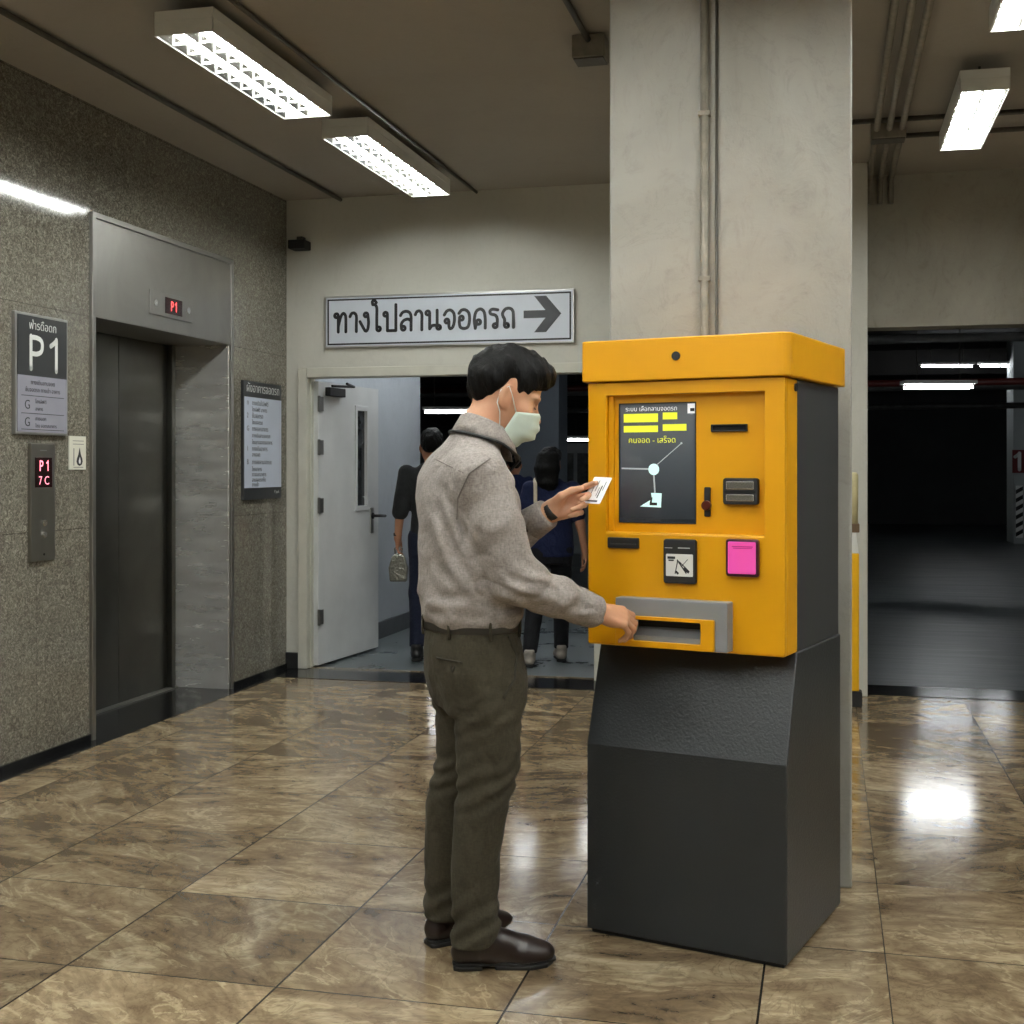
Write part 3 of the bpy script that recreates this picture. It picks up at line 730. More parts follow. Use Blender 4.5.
# base: upright box with a front that slopes back to meet the cabinet
bs = MB()
prof = [(.0, .012), (.0, .557), (.10, .852), (D, .852), (D, .012)]
v = [(0, t, z) for t, z in prof] + [(W, t, z) for t, z in prof]; n = 5
bs.add(v, [tuple(range(n)), tuple(range(n, 2*n))[::-1]] + [(i, n+i, n+(i+1) % n, (i+1) % n) for i in range(n)])
kp('base', bs, M_mg, bevel=.004)
kp('plinth', MB().box(.012, W-.012, .012, D-.012, 0, .0125), M_dark)
kp('cabinet', MB().box(.006, W-.006, .115, D, .852, 1.62), M_mgs, bevel=.004)
door = kp('front_door', MB().frame(.004, .597, .852, 1.619, .063, .540, 1.184, 1.582, 0, .024)
          .box(.004, .030, .0242, .122, .852, 1.619).box(.571, .597, .0242, .122, .852, 1.619).box(.03, .571, .0242, .122, .852, .87), M_my, bevel=.005)
kp('recess_panel', MB().frame(.055, .548, 1.178, 1.588, .104, .341, 1.211, 1.558, .024, .032), M_my, bevel=.002)
kp('recess_step', MB().box(.0635, .080, .014, .0245, 1.1845, 1.5815), M_my, bevel=.002)
hood = MB()
pts = []
x0, x1, y0, y1, r = -.012, .615, -.014, D+.008, .035
for cx, cy, a0 in ((x1-r, y1-.004, 0), (x0+.004, y1-.004, 90), (x0+r*.3, y0+r*.3, 180), (x1-r, y0+r, 270)):
    rr = r if (cx > .3 and cy < .3) else (r*.3 if cy < .3 else .004)
    cx = x1-rr if cx > .3 else x0+rr; cy = y1-rr if cy > .3 else y0+rr
    for i in range(7):
        a = math.radians(a0+15*i); pts.append((cx+rr*math.cos(a), cy+rr*math.sin(a)))
hood.prism(pts, 2, 1.622, 1.742)
kp('hood', hood, M_my, bevel=.005)
kp('camera_eye', MB().disc((.286, 1.688), .0125, -.0175, -.013, 24), M_dark)
kp('door_lock', MB().disc((0, 0), .011, -.004, .004, 20), M_dark).matrix_local = Matrix.Translation((.5985, .098, 1.595)) @ Matrix.Rotation(math.pi/2, 4, 'Z')
# touch screen
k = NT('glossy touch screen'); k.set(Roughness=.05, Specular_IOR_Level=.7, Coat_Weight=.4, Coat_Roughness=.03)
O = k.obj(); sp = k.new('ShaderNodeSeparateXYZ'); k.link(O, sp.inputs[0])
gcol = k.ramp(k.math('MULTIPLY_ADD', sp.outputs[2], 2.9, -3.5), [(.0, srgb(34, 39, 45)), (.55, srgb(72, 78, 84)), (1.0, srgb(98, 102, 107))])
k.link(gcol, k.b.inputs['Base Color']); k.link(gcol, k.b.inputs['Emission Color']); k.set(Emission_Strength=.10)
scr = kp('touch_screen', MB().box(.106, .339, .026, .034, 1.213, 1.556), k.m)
M_sy = mat('screen yellow', srgb(224, 228, 60), .3, emit=srgb(224, 228, 60), estr=.30)
M_sw = mat('screen white', srgb(205, 240, 238), .3, emit=srgb(205, 240, 238), estr=.30)
M_st = mat('screen pale text', srgb(230, 232, 236), .3, emit=srgb(230, 232, 236), estr=.28)
M_sb = mat('screen dark blot', srgb(22, 27, 40), .1, emit=srgb(22, 27, 40), estr=.2)
yb = MB()
sx = lambda f: .106+.233*f
for a, b_, z0, z1 in ((.05, .51, 1.503, 1.528), (.05, .51, 1.474, 1.493), (.575, .765, 1.510, 1.530), (.575, .885, 1.477, 1.496)): yb.box(sx(a), sx(b_), .0250, .0262, z0, z1)
split_parts('menu_bar', yb, M_sy, scr)
text('ระบบ เลือกลานจอดรถ', .0185, M_st, scr, sx(.42), .0252, 1.5355, align='CENTER')
text('คนจอด - เสร็จด', .0235, M_sy, scr, sx(.43), .0252, 1.443, align='CENTER')
ic = MB().box(sx(.90), sx(.995), .0250, .0262, 1.526, 1.554); part('corner_icon', ic, M_st, scr)
part('corner_icon_mark', MB().box(sx(.935), sx(.99), .0245, .0252, 1.532, 1.541), M_ink, scr)
pic = MB().disc((sx(.455), 1.366), .0165, .0248, .0262, 28)
def strip(p, q, w): 
    d = Vector((q[0]-p[0], q[1]-p[1])); nrm = Vector((-d.y, d.x)).normalized()*w
    return [(p[0]+nrm.x, p[1]+nrm.y), (p[0]-nrm.x, p[1]-nrm.y), (q[0]-nrm.x, q[1]-nrm.y), (q[0]+nrm.x, q[1]+nrm.y)]
pic.prism([(sx(.27), 1.258), (sx(.43), 1.280), (sx(.42), 1.298), (sx(.56), 1.297), (sx(.55), 1.256)], 1, .0250, .0262)
split_parts('pictogram', pic, M_sw, scr)
thin = MB().prism(strip((sx(.50), 1.380), (sx(.815), 1.440), .0011), 1, .0252, .0262).prism(strip((sx(.455), 1.35), (sx(.47), 1.298), .0022), 1, .0252, .0262).prism(strip((sx(.02), 1.369), (sx(.39), 1.367), .0022), 1, .0252, .0262).disc((sx(.82), 1.441), .003, .0251, .0262, 12)
split_parts('guide_line', thin, mat('screen grey line', srgb(170, 178, 182), .3, emit=srgb(170, 178, 182), estr=.2), scr)
part('hand_mark', MB().prism([(sx(.40), 1.268), (sx(.42), 1.285), (sx(.44), 1.285), (sx(.43), 1.270), (sx(.50), 1.270), (sx(.50), 1.262), (sx(.40), 1.262)], 1, .0244, .0251), M_ink, scr)
kp('screen_bezel', MB().frame(.103, .342, 1.210, 1.559, .106, .339, 1.213, 1.556, .0225, .030), M_dark)
# slots, readers, tray
q = kp('note_slot', MB().frame(.388, .494, 1.472, 1.493, .392, .490, 1.476, 1.489, .016, .026), M_dark, bevel=.002); part('slot_throat', MB().box(.392, .49, .0225, .027, 1.476, 1.489), mat('slot black', srgb(6, 6, 6), .8), q)
q = kp('card_reader', MB().rbox(.427, .528, 1.268, 1.342, .008, .008, .026), M_dark, bevel=.002)
part('reader_jaw', MB().box(.437, .518, .004, .0085, 1.310, 1.333), M_reflec, q, bevel=.003); part('reader_jaw', MB().box(.437, .518, .004, .0085, 1.277, 1.297), M_reflec, q, bevel=.003)
part('reader_slit', MB().box(.433, .522, .0065, .0082, 1.300, 1.306), mat('slot black', srgb(6, 6, 6), .8), q)
q = kp('coin_slot', MB().rbox(.368, .386, 1.232, 1.316, .004, .018, .026), M_dark, bevel=.001)
part('coin_knob', MB().disc((.377, 1.264), .014, .006, .019, 24), mat('dark red knob', srgb(80, 26, 12), .3, var=.1), q, bevel=.002)
q = kp('ticket_slot', MB().rbox(.070, .168, 1.137, 1.168, .004, -.008, .001), M_dark, bevel=.002); part('slot_throat', MB().box(.078, .160, -.0095, -.0075, 1.147, 1.151), M_sgrey, q)
q = kp('contactless_reader', MB().rbox(.247, .345, 1.042, 1.168, .008, -.014, .001), M_dark, bevel=.003, label='black contactless card reader')
lab = part('reader_label', MB().rbox(.256, .337, 1.063, 1.126, .003, -.0155, -.0135), M_white, q)
dm = MB()
for a, b_, w_ in (((.290, 1.110), (.318, 1.072), .0018), ((.296, 1.105), (.326, 1.078), .0015), ((.292, 1.108), (.284, 1.070), .0014), ((.322, 1.112), (.302, 1.090), .0008), ((.285, 1.078), (.294, 1.070), .003), ((.309, 1.086), (.326, 1.075), .0035)):
    dm.prism(strip(a, b_, w_), 1, -.0163, -.0152)
dm.box(.261, .284, -.0163, -.0152, 1.112, 1.119).box(.264, .280, -.0163, -.0152, 1.106, 1.110)
split_parts('tap_drawing', dm, M_ink, lab)
split_parts('caption_line', MB().box(.252, .275, -.0148, -.0138, 1.142, 1.144).box(.292, .328, -.0148, -.0138, 1.142, 1.145), mat('faint caption', srgb(170, 172, 172), .5), q)
q = kp('pink_reader', MB().rbox(.433, .527, 1.069, 1.173, .008, -.014, .001), mat('dark maroon frame', srgb(62, 14, 34), .35), bevel=.003)
pk = part('pink_pad', MB().rbox(.440, .520, 1.077, 1.166, .004, -.0165, -.0135), mat('bright pink pad', srgb(255, 92, 190), .35, emit=srgb(255, 92, 190), estr=.04), q, bevel=.001)
split_parts('caption_line', MB().box(.452, .512, -.0172, -.0162, 1.151, 1.154).box(.455, .510, -.0172, -.0162, 1.147, 1.149), mat('deep pink print', srgb(206, 50, 140), .4), pk)
tr = kp('change_tray', MB().frame(.100, .437, .860, .998, .155, .365, .878, .941, -.046, .004), M_tray, bevel=.003, label='grey change tray box with yellow surround')
part('tray_surround', MB().frame(.104, .402, .861, .949, .158, .362, .879, .939, -.058, -.0455), M_my, tr, bevel=.004)
part('tray_bowl', MB().box(.155, .365, -.006, .006, .878, .941), M_dark, tr)
part('tray_floor', MB().add([(.158, -.044, .8795), (.362, -.044, .8795), (.362, -.008, .915), (.158, -.008, .915)], [(0, 1, 2, 3)]).box(.158, .362, -.0445, -.0425, .878, .893), M_tray, tr)

# the fittings behind the recess sit a little to the left; the tray box a little to the right
for o in kiosk.children:
    nm = o.name.split('.')[0]
    if nm in ('recess_panel', 'touch_screen', 'screen_bezel', 'note_slot', 'card_reader', 'coin_slot'): o.location.x -= .010
    if nm == 'change_tray': o.location.x += .012
# ================================================================== people
def skin_mat(name, col, dark):
    k = NT(name); O = k.obj()
    k.link(k.ramp(k.noise(O, 9, 5), [(.3, dark), (.72, col)]), k.b.inputs['Base Color'])
    k.set(Roughness=.5, Subsurface_Weight=.08, Subsurface_Scale=.01, Specular_IOR_Level=.35); k.bump(k.noise(O, 160, 2), .10, .002); return k.m
M_skin = skin_mat('light tan skin', srgb(214, 166, 134), srgb(186, 134, 104)); M_skin2 = skin_mat('tan skin', srgb(176, 128, 100), srgb(150, 104, 80))
def cloth_mat(name, c1, c2, weave=900, slub=0.0, rough=.85, sheen=.03):
    k = NT(name); O = k.obj()
    n = k.noise(k.scaled(O, (1, 1, .3)), 230, 2, .6); n2 = k.noise(k.scaled(O, (.3, .3, 1)), 280, 2, .6)
    f = k.math('MULTIPLY', k.math('ADD', n, n2), .5); big = k.noise(O, 4, 4)
    c = k.ramp(f, [(.30, c1), (.68, c2)]); c = k.mix(.12, c, k.ramp(big, [(.3, c1), (.7, c2)]))
    k.link(c, k.b.inputs['Base Color']); k.set(Roughness=rough, Sheen_Weight=sheen, Specular_IOR_Level=.2)
    fold = k.noise(k.scaled(O, (1, 1, .8)), 17, 2, .5, .45)
    k.bump(k.math('ADD', k.math('MULTIPLY', fold, 1.0), k.math('MULTIPLY', f, .05)), .55, .02); return k.m
M_shirt = cloth_mat('woven grey beige shirt cotton', srgb(118, 111, 107), srgb(166, 158, 153))
M_shirtd = cloth_mat('shirt collar cotton', srgb(114, 107, 102), srgb(158, 150, 145))
M_trous = cloth_mat('olive grey twill', srgb(48, 44, 34), srgb(69, 64, 51))
M_leather = mat('dark brown shoe leather', srgb(36, 25, 21), .3, var=.25, vscale=14, bump=.08, bscale=120)
M_sole = mat('black rubber sole', srgb(20, 18, 17), .6, var=.2)
M_belt = mat('dark belt leather', srgb(44, 40, 34), .4, var=.15)
kh = NT('black hair'); O = kh.obj(); st = kh.noise(kh.scaled(O, (60, 60, 14)), 4, 4, .6, .6)
kh.link(kh.ramp(st, [(.3, srgb(4, 4, 4)), (.75, srgb(15, 14, 13))]), kh.b.inputs['Base Color']); kh.set(Roughness=.5, Specular_IOR_Level=.14); kh.bump(st, .6, .008); M_hair = kh.m
M_mask = mat('pale green mask fabric', srgb(206, 220, 208), .8, var=.05, vscale=20, bump=.15, bscale=300)
M_elas = mat('white elastic', srgb(226, 228, 224), .7, var=.04)

def unit(v): v = np.array(v, float); return v/np.linalg.norm(v)
def frame_of(yaw, pitch, roll=0.0):
    """forward, left, up of a head turned by yaw and bowed by pitch"""
    F = np.array([math.cos(pitch)*math.cos(yaw), math.cos(pitch)*math.sin(yaw), -math.sin(pitch)])
    S = np.array([-math.sin(yaw), math.cos(yaw), 0.0]); U = np.cross(F, S); return F, S, U

def head_sdf(f, C, F, S, U, s=1.0):
    A = np.array([F, S, U]); p = lambda a, b, c: np.array(C) + (F*a + S*b + U*c)*s
    f.ell(p(-.005, 0, 0), np.array([.100, .076, .100])*s, A, .01)
    f.ell(p(.022, 0, -.055), np.array([.072, .062, .085])*s, A, .02*s)
    for q in (-1, 1): f.cone(p(.0, q*.052, -.085), p(.062, q*.016, -.127), .020*s, .018*s, .03*s)
    f.cone(p(.062, -.016, -.127), p(.062, .016, -.127), .018*s, .018*s, .02*s)
    for q in (-1, 1):
        f.ell(p(.060, q*.044, -.058), np.array([.026, .022, .022])*s, A, .022*s)          # cheek bone
        f.ell(p(.078, q*.030, -.012), np.array([.018, .028, .010])*s, A, .014*s)          # brow
    f.cone(p(.086, 0, -.026), p(.110, 0, -.068), .008*s, .0125*s, .012*s)                   # nose
    for q in (-1, 1): f.ell(p(.094, q*.013, -.072), np.array([.012, .008, .008])*s, A, .006*s)
    for q in (-1, 1):
        f.ell(p(.094, q*.032, -.036), np.array([.014, .018, .010])*s, A, .012*s, cut=True)  # socket
        f.ell(p(.076, q*.031, -.037), np.array([.0125, .0145, .0125])*s, A, .003*s)         # lid over the eyeball
        f.cone(p(.0875, q*.018, -.0345), p(.0845, q*.045, -.038), .0022*s, .0022*s, .003*s)
    f.ell(p(.092, 0, -.098), np.array([.012, .026, .006])*s, A, .006*s); f.ell(p(.089, 0, -.109), np.array([.012, .022, .007])*s, A, .006*s)
    for q in (-1, 1):                                                                         # ears
        B = np.array([unit(F*.90 - S*q*-.0 - U*.20 - S*q*.35*-1*-1), unit(S*q), U]); e1 = unit(F*.92 - S*q*.38); e2 = unit(S*q*.92 + F*.38); B = np.array([e1, e2, U])
        f.ell(p(-.008, q*.083, -.040), np.array([.021, .0085, .034])*s, B, .007*s)
        f.ell(p(-.002, q*.093, -.036), np.array([.011, .008, .019])*s, B, .005*s, cut=True)
        f.ell(p(.004, q*.077, -.066), np.array([.009, .007, .010])*s, B, .006*s)
    return p

def hair_mesh(name, C, F, S, U, line, s=1.0, h=.0042, long=None, tufts=True):
    """cap of hair down to a hairline; long adds a fall of hair behind"""
    C = np.array(C, float); A = np.array([F, S, U]); p = lambda a, b, c: C + (F*a + S*b + U*c)*s
    f = Field(C-.22*s-(0, 0, .16 if long else 0), C+.2*s, h)
    f.ell(p(-.008, 0, .008), np.array([.112, .086, .109])*s, A, .01)
    f.ell(p(.050, 0, .056), np.array([.066, .064, .046])*s, A, .03*s)
    f.ell(p(-.055, 0, -.01), np.array([.058, .070, .078])*s, A, .03*s)
    xs = np.array([q[0] for q in line]); ys = np.array([q[1] for q in line])
    def cut(G, X, Y, Z):
        X, Y, Z = X-C[0], Y-C[1], Z-C[2]
        a = (X*F[0]+Y*F[1]+Z*F[2])/s; b = (X*S[0]+Y*S[1]+Z*S[2])/s; c = (X*U[0]+Y*U[1]+Z*U[2])/s
        low = np.interp(a.ravel(), xs, ys).reshape(a.shape) + .012*vnoise(a*60, b*90, c*8+2)
        thin = np.exp(-np.clip(c-low, 0, 1)/.035)*np.clip((.07-a)/.04, 0, 1)
        G = G - .012*vnoise(a*62+c*34, b*64, c*14-a*10) - .011*vnoise(a*24+3+c*14, b*26+5, c*12) + .014*s*thin
        return smax(G, (low - c)*s, .006)
    f.apply(C-.3, C+.3, cut)
    if long:
        for q in np.linspace(-1, 1, 7):
            f.chain([p(-.055-.03*(1-q*q), q*.068, .02), p(-.075-.03*(1-q*q), q*.078, -.08), p(-.07-.028*(1-q*q), q*.070, -.08-long*.6), p(-.06-.02*(1-q*q), q*.058, -.08-long)], [.035*s, .034*s, .028*s, .016*s], .02)
        f.apply(C-.4, C+.3, lambda G, X, Y, Z: G - .006*vnoise((X)*60, (Y)*60, Z*9))
    return f.mesh(name)

def hand_sdf(f, Wp, d, n, t, curls, thumb, s=1.0, spread=(.10, .02, -.05, -.12)):
    """palm, four jointed fingers, thumb. d wrist->knuckles, n out of the palm, t towards the thumb"""
    d = unit(d); n = np.array(n, float); n = unit(n - d*(n @ d)); tt = np.cross(n, d); t = tt if tt @ np.array(t) > 0 else -tt
    Wp = np.array(Wp, float)
    off = (.029, .010, -.009, -.027); ln = (.086, .090, .085, .076)
    L = ((.043, .026, .021), (.047, .030, .022), (.043, .028, .021), (.034, .021, .019)); R = (.0088, .0090, .0085, .0074)
    f.cone(Wp - d*.03*s, Wp + d*.012*s, .0235*s, .024*s, .02*s)
    tips = []
    for i in range(4):
        m = Wp + (d*ln[i] + t*off[i] + n*.003)*s
        f.cone(Wp + (d*.008 + t*off[i]*.45)*s, m, .0175*s, .0118*s, .010*s)
        a = 0; p = m; dd0 = unit(d + t*spread[i]); r = R[i]
        for j in range(3):
            a += math.radians(curls[i][j]); q = p + (dd0*math.cos(a) + n*math.sin(a))*L[i][j]*s
            f.cone(p, q, (r+.0011)*s, r*s, .004*s); p = q; r *= .92
        tips.append(p)
    b = Wp + (d*.018 + t*.016 + n*.012)*s
    f.cone(b, b + unit(d*thumb[0][0] + t*thumb[0][1] + n*thumb[0][2])*.042*s, .018*s, .0135*s, .014*s)
    p = b + unit(d*thumb[0][0] + t*thumb[0][1] + n*thumb[0][2])*.042*s
    for (x, y, z), l, r0, r1 in zip(thumb[1:], (.033, .028), (.0125, .0108), (.0108, .0088)):
        q = p + unit(d*x + t*y + n*z)*l*s; f.cone(p, q, r0*s, r1*s, .004*s); p = q
    f.ell(Wp + (d*.045 + n*.010 - t*.016)*s, np.array([.028, .016, .016])*s, np.array([d, t, n]), .010)
    return tips, p

# ------------------------------------------------------------------ the man at the machine
MB0 = c2r(-.10, 3.58)
man = thing('person', 'man in grey beige shirt, olive trousers and pale mask reaching into the machine tray', 'person', (MB0.x, MB0.y, 0), ANG)
TH = math.radians(25)
HC = np.array([.090, .02, 1.603]); HF, HS, HU = frame_of(math.radians(9), math.radians(20))
RS, RE, RW = (.024, -.158, 1.345), (.112, -.172, 1.072), (.334, -.040, .972)
LS, LE, LW_ = (-.085, .165, 1.350), (.010, .185, 1.105), (.205, .075, 1.243)

f = Field((-.25, -.30, .02), (.52, .32, 1.74), .0036)
hp_ = head_sdf(f, HC, HF, HS, HU)
f.chain([(-.012, .0, 1.40), (.012, .0, 1.475), (.058, .01, 1.545)], [.066, .058, .056], .03)
f.loft([(.70, 0, 0, .13, .09), (.93, -.01, 0, .14, .10), (1.10, -.015, 0, .145, .10), (1.30, -.02, 0, .165, .10), (1.42, -.015, 0, .10, .065)], TH, 2.2, .03)
for a, e, w_ in ((RS, RE, RW), (LS, LE, LW_)): f.chain([a, e, w_], [.047, .038, .026], .02)
def legtab(rows, dx=0, sub=0.0): return [(z, x, y, a-sub, b-sub) for z, x, y, a, b in rows]
RL = [(.070, -.001, -.088, .062, .067), (.126, .004, -.087, .061, .068), (.19, -.004, -.086, .061, .065), (.317, .003, -.084, .064, .068), (.43, .011, -.082, .070, .074), (.50, .028, -.080, .073, .077), (.563, .034, -.078, .078, .085), (.724, .036, -.076, .090, .096), (.80, .030, -.06, .085, .10)]
LLg = [(.075, -.090, .118, .062, .066), (.14, -.089, .116, .060, .066), (.266, -.086, .112, .064, .070), (.402, -.074, .106, .070, .077), (.549, -.036, .098, .078, .077), (.662, -.032, .088, .088, .086), (.80, -.034, .060, .088, .095)]
f.loft(legtab(RL, 0, .022), 0, 2, .03); f.loft(legtab(LLg, 0, .022), 0, 2, .03)
# right hand, back of the hand up, fingers closing on the tray edge
hand_sdf(f, RW, (.90, .36, -.20), (.10, .66, -.74), (.1, .7, .7), ((22, 38, 26), (28, 44, 28), (34, 46, 30), (40, 48, 30)), ((.80, .40, .50), (.90, .0, .45), (.9, -.2, .4)), 1.04)
# left hand, thumb over the card
LH = hand_sdf(f, LW_, (.93, -.06, .36), (-.02, -.97, -.10), (-.3, 0, .9), ((16, 26, 18), (44, 58, 34), (62, 66, 40), (70, 70, 40)), ((.80, .42, .42), (.98, .16, .10), (.98, -.12, .05)))
put('body', f.mesh('body'), M_skin, man)
hl = [(-.13, -.088), (-.09, -.094), (-.07, -.094), (-.046, -.072), (-.032, -.036), (-.010, -.004), (.008, -.006), (.018, -.040), (.030, -.048), (.046, -.030), (.066, .002), (.085, .018), (.12, .028)]
put('hair', hair_mesh('hair', HC, HF, HS, HU, hl, 1.0, .0034), M_hair, man)
eb = MB()
for q in (-1, 1): eb.tube([hp_(.0925, q*.014, -.011), hp_(.093, q*.030, -.004), hp_(.082, q*.050, -.010)], [.0030, .0034, .0014], 8)
part('eyebrows', eb, M_hair, man, smooth=True)
el = MB()
for q in (-1, 1): el.tube([hp_(.0895, q*.018, -.0385), hp_(.0915, q*.030, -.0395), hp_(.0865, q*.044, -.0405)], [.0012, .0017, .0012], 6)
part('eyelashes', el, M_hair, man, smooth=True)

# mask: a curved sheet hugging nose, cheeks and chin
mv = []; mf = []; NU, NV = 29, 17
for j in range(NV):
    v_ = j/(NV-1)                       # 0 top, 1 under the chin
    for i in range(NU):
        u_ = -1 + 2*i/(NU-1); au = abs(u_)
        side = 1-.0*v_
        c = -.048 - .112*v_ + (-.022*au**2*(1-v_)) + .004*au**2*v_
        depth = .112 + .012*math.sin(math.pi*min(1, v_*1.25)) - .040*max(0, v_-.62)/.38 - .004*(1-v_)
        wd = .072 - .012*v_
        a = depth - (depth-.036+.020*v_)*au**2.1 + .0032*math.sin(v_*22)*(1-au)
        b = wd*math.sin(u_*math.pi/2*.97)
        mv.append(hp_(a, b, c))
for j in range(NV-1):
    for i in range(NU-1): mf.append((j*NU+i, j*NU+i+1, (j+1)*NU+i+1, (j+1)*NU+i))
mk = part('face_mask', MB().add(mv, mf), M_mask, man, smooth=True)
sd = mk.modifiers.new('thick', 'SOLIDIFY'); sd.thickness = .0025; sd.offset = 1
lo = MB()
for q in (-1, 1):
    lo.tube([hp_(.036, q*.0690, -.070), hp_(.012, q*.079, -.035), hp_(-.008, q*.089, -.012), hp_(-.026, q*.090, -.03), hp_(-.024, q*.086, -.065), hp_(-.008, q*.080, -.085), hp_(.018, q*.0605, -.150)], .0018, 6)
part('ear_loop', lo, M_elas, mk, smooth=True)

# shirt
def shirt_folds(G, X, Y, Z):
    n1 = np.abs(vnoise(X*7+Z*9, Y*7+1.5, Z*8-X*9)); n2 = np.abs(vnoise(X*9-Z*6+3, Y*9+.5, Z*15+X*8+2)); n3 = np.abs(vnoise(X*20+4, Y*20, Z*26+X*16))
    crease = np.exp(-n2/.05)*.0042*np.clip(vnoise(X*5+9, Y*5, Z*5)*4+.3, 0, 1)
    soft = .010*vnoise(X*8+2, Y*8, Z*10) + .010*vnoise(X*14+Z*8, Y*14+3, Z*22-X*14)
    # pull lines running from the armpit down across the back, and the blouse over the belt
    r_ = (Z-1.29)*.85 - (X+.03)*.55; band = np.exp(-(((X+.06)/.06)**2 + ((Z-1.17)/.11)**2))
    pull = band*.0085*np.sin((X*.8+Z*.55)*120 + 5*vnoise(X*9, Y*9, Z*9))
    near_waist = np.exp(-((Z-.99)/.05)**2)
    return G + crease + soft + pull + near_waist*(.022*vnoise(X*16, Y*16, Z*34) - .003)
TS = [(.930, -.011, 0, .158, .122), (.955, -.012, 0, .172, .133), (1.00, -.012, 0, .177, .136), (1.10, -.014, 0, .180, .134), (1.20, -.020, 0, .184, .134), (1.28, -.026, 0, .186, .130), (1.345, -.032, 0, .182, .112), (1.395, -.028, 0, .155, .090), (1.435, -.012, 0, .110, .076), (1.478, .006, 0, .074, .069)]
f = Field((-.26, -.30, .90), (.42, .34, 1.50), .0042)
f.loft(TS, TH, 2.15, .03)
f.cone((.008, -.135, 1.343), (.0, -.1, 1.355), .068, .066, .05); f.cone((-.085, .14, 1.345), (-.06, .1, 1.36), .07, .07, .05)
f.chain([RS, (.060, -.172, 1.21), RE, (.220, -.105, 1.022), (.318, -.048, .980)], [.070, .068, .063, .055, .043], .022)
f.chain([LS, (-.04, .185, 1.22), LE, (.105, .130, 1.175), (.180, .090, 1.228)], [.070, .066, .060, .053, .043], .022)
f.apply((-.3, -.3, .9), (.45, .35, 1.5), shirt_folds)
# elbow creases on the near sleeve
f.apply((.0, -.3, .95), (.3, 0, 1.2), lambda G, X, Y, Z: G + .0052*np.sin(((X-.12)*.5+(Z-1.07)*.9)*150 + 4*vnoise(X*20, Y*20, Z*20))*np.exp(-(((X-.14)**2+(Z-1.06)**2)/.0040)))
sh = put('shirt', f.mesh('shirt'), M_shirt, man)
def cuff(e, w_, r0, r1, L0, L1, nm='cuff'):
    e, w_ = Vector(e), Vector(w_); d = (w_-e).normalized(); mb = MB()
    pts = [w_ + d*L0, w_ + d*(L0+.004), w_ + d*(L1-.004), w_ + d*L1, w_ + d*(L1-.002), w_+d*(L1-.02)]
    mb.tube(pts, [r0-.006, r0, r1, r1-.002, r1-.005, r1-.009], 26)
    return part(nm, mb, M_shirtd, sh, smooth=True)
cuff(RE, RW, .0495, .044, -.075, .000); cuff(LE, LW_, .049, .044, -.070, -.004)
# collar: a fold-over band round the neck
def collar():
    cv = []; cf = []; N = 40; prof = 6
    F_, S_ = np.array([math.cos(TH), math.sin(TH), 0]), np.array([-math.sin(TH), math.cos(TH), 0])
    for i in range(N+1):
        a = math.pi*(-.96 + 1.92*i/N)                 # 0 = back of the neck
        fwd = -math.cos(a); sid = math.sin(a); k_ = (1+fwd)/2   # k_: 0 back, 1 front
        c0 = np.array([.006+.012, 0, 0])
        top = 1.525 - .060*k_ ; drop = .052 + .026*max(0, k_-.55)/.45
        for r, z in ((.060, top-.035), (.063, top-.004), (.066, top), (.071, top-.004), (.082+.010*k_, top-drop*.6), (.090+.016*k_, top-drop)):
            ctr = c0 + F_*(.022*(z-1.47)/.05*.5 + .012*k_)
            p = ctr + F_*fwd*r + S_*sid*r*1.02; cv.append((p[0], p[1], z))
    for i in range(N):
        for j in range(prof-1): cf.append((i*prof+j, i*prof+j+1, (i+1)*prof+j+1, (i+1)*prof+j))
    o = part('collar', MB().add(cv, cf), M_shirtd, sh, smooth=True); s_ = o.modifiers.new('thick', 'SOLIDIFY'); s_.thickness = .003; return o
collar()
def on_field(fld, p, d, reach=.2):
    """first point of the solid met going from p along d"""
    p = np.array(p, float); d = unit(d)
    for i in range(int(reach/.002)):
        q = p + d*i*.002; ix = [int(round((q[k]-fld.ax[k][0])/fld.h)) for k in range(3)]
        if all(0 <= ix[k] < fld.F.shape[k] for k in range(3)) and fld.F[tuple(ix)] < .001: return q - d*.001
    return None
def seam(fld, pts, r, m, parent, name, d=(0, 1, 0), n=6):
    res = []
    for i in range(len(pts)-1):
        for j in range(n):
            q = np.array(pts[i])*(1-j/n) + np.array(pts[i+1])*(j/n); h_ = on_field(fld, q, d, .6)
            if h_ is not None: res.append(h_)
    if len(res) > 2:
        return part(name, MB().tube(res, r, 6), m, parent, smooth=True)
M_seam = mat('shirt seam shadow', srgb(112, 105, 100), .9)
seam(f, [(-.135, -.6, 1.405), (-.09, -.6, 1.385), (-.015, -.6, 1.352)], .0016, M_seam, sh, 'yoke_seam')
seam(f, [(.042, -.6, 1.395), (-.012, -.6, 1.356), (-.044, -.6, 1.29), (-.048, -.6, 1.22)], .0018, M_seam, sh, 'armhole_seam')
lan = []
F_, S_ = np.array([math.cos(TH), math.sin(TH), 0]), np.array([-math.sin(TH), math.cos(TH), 0])
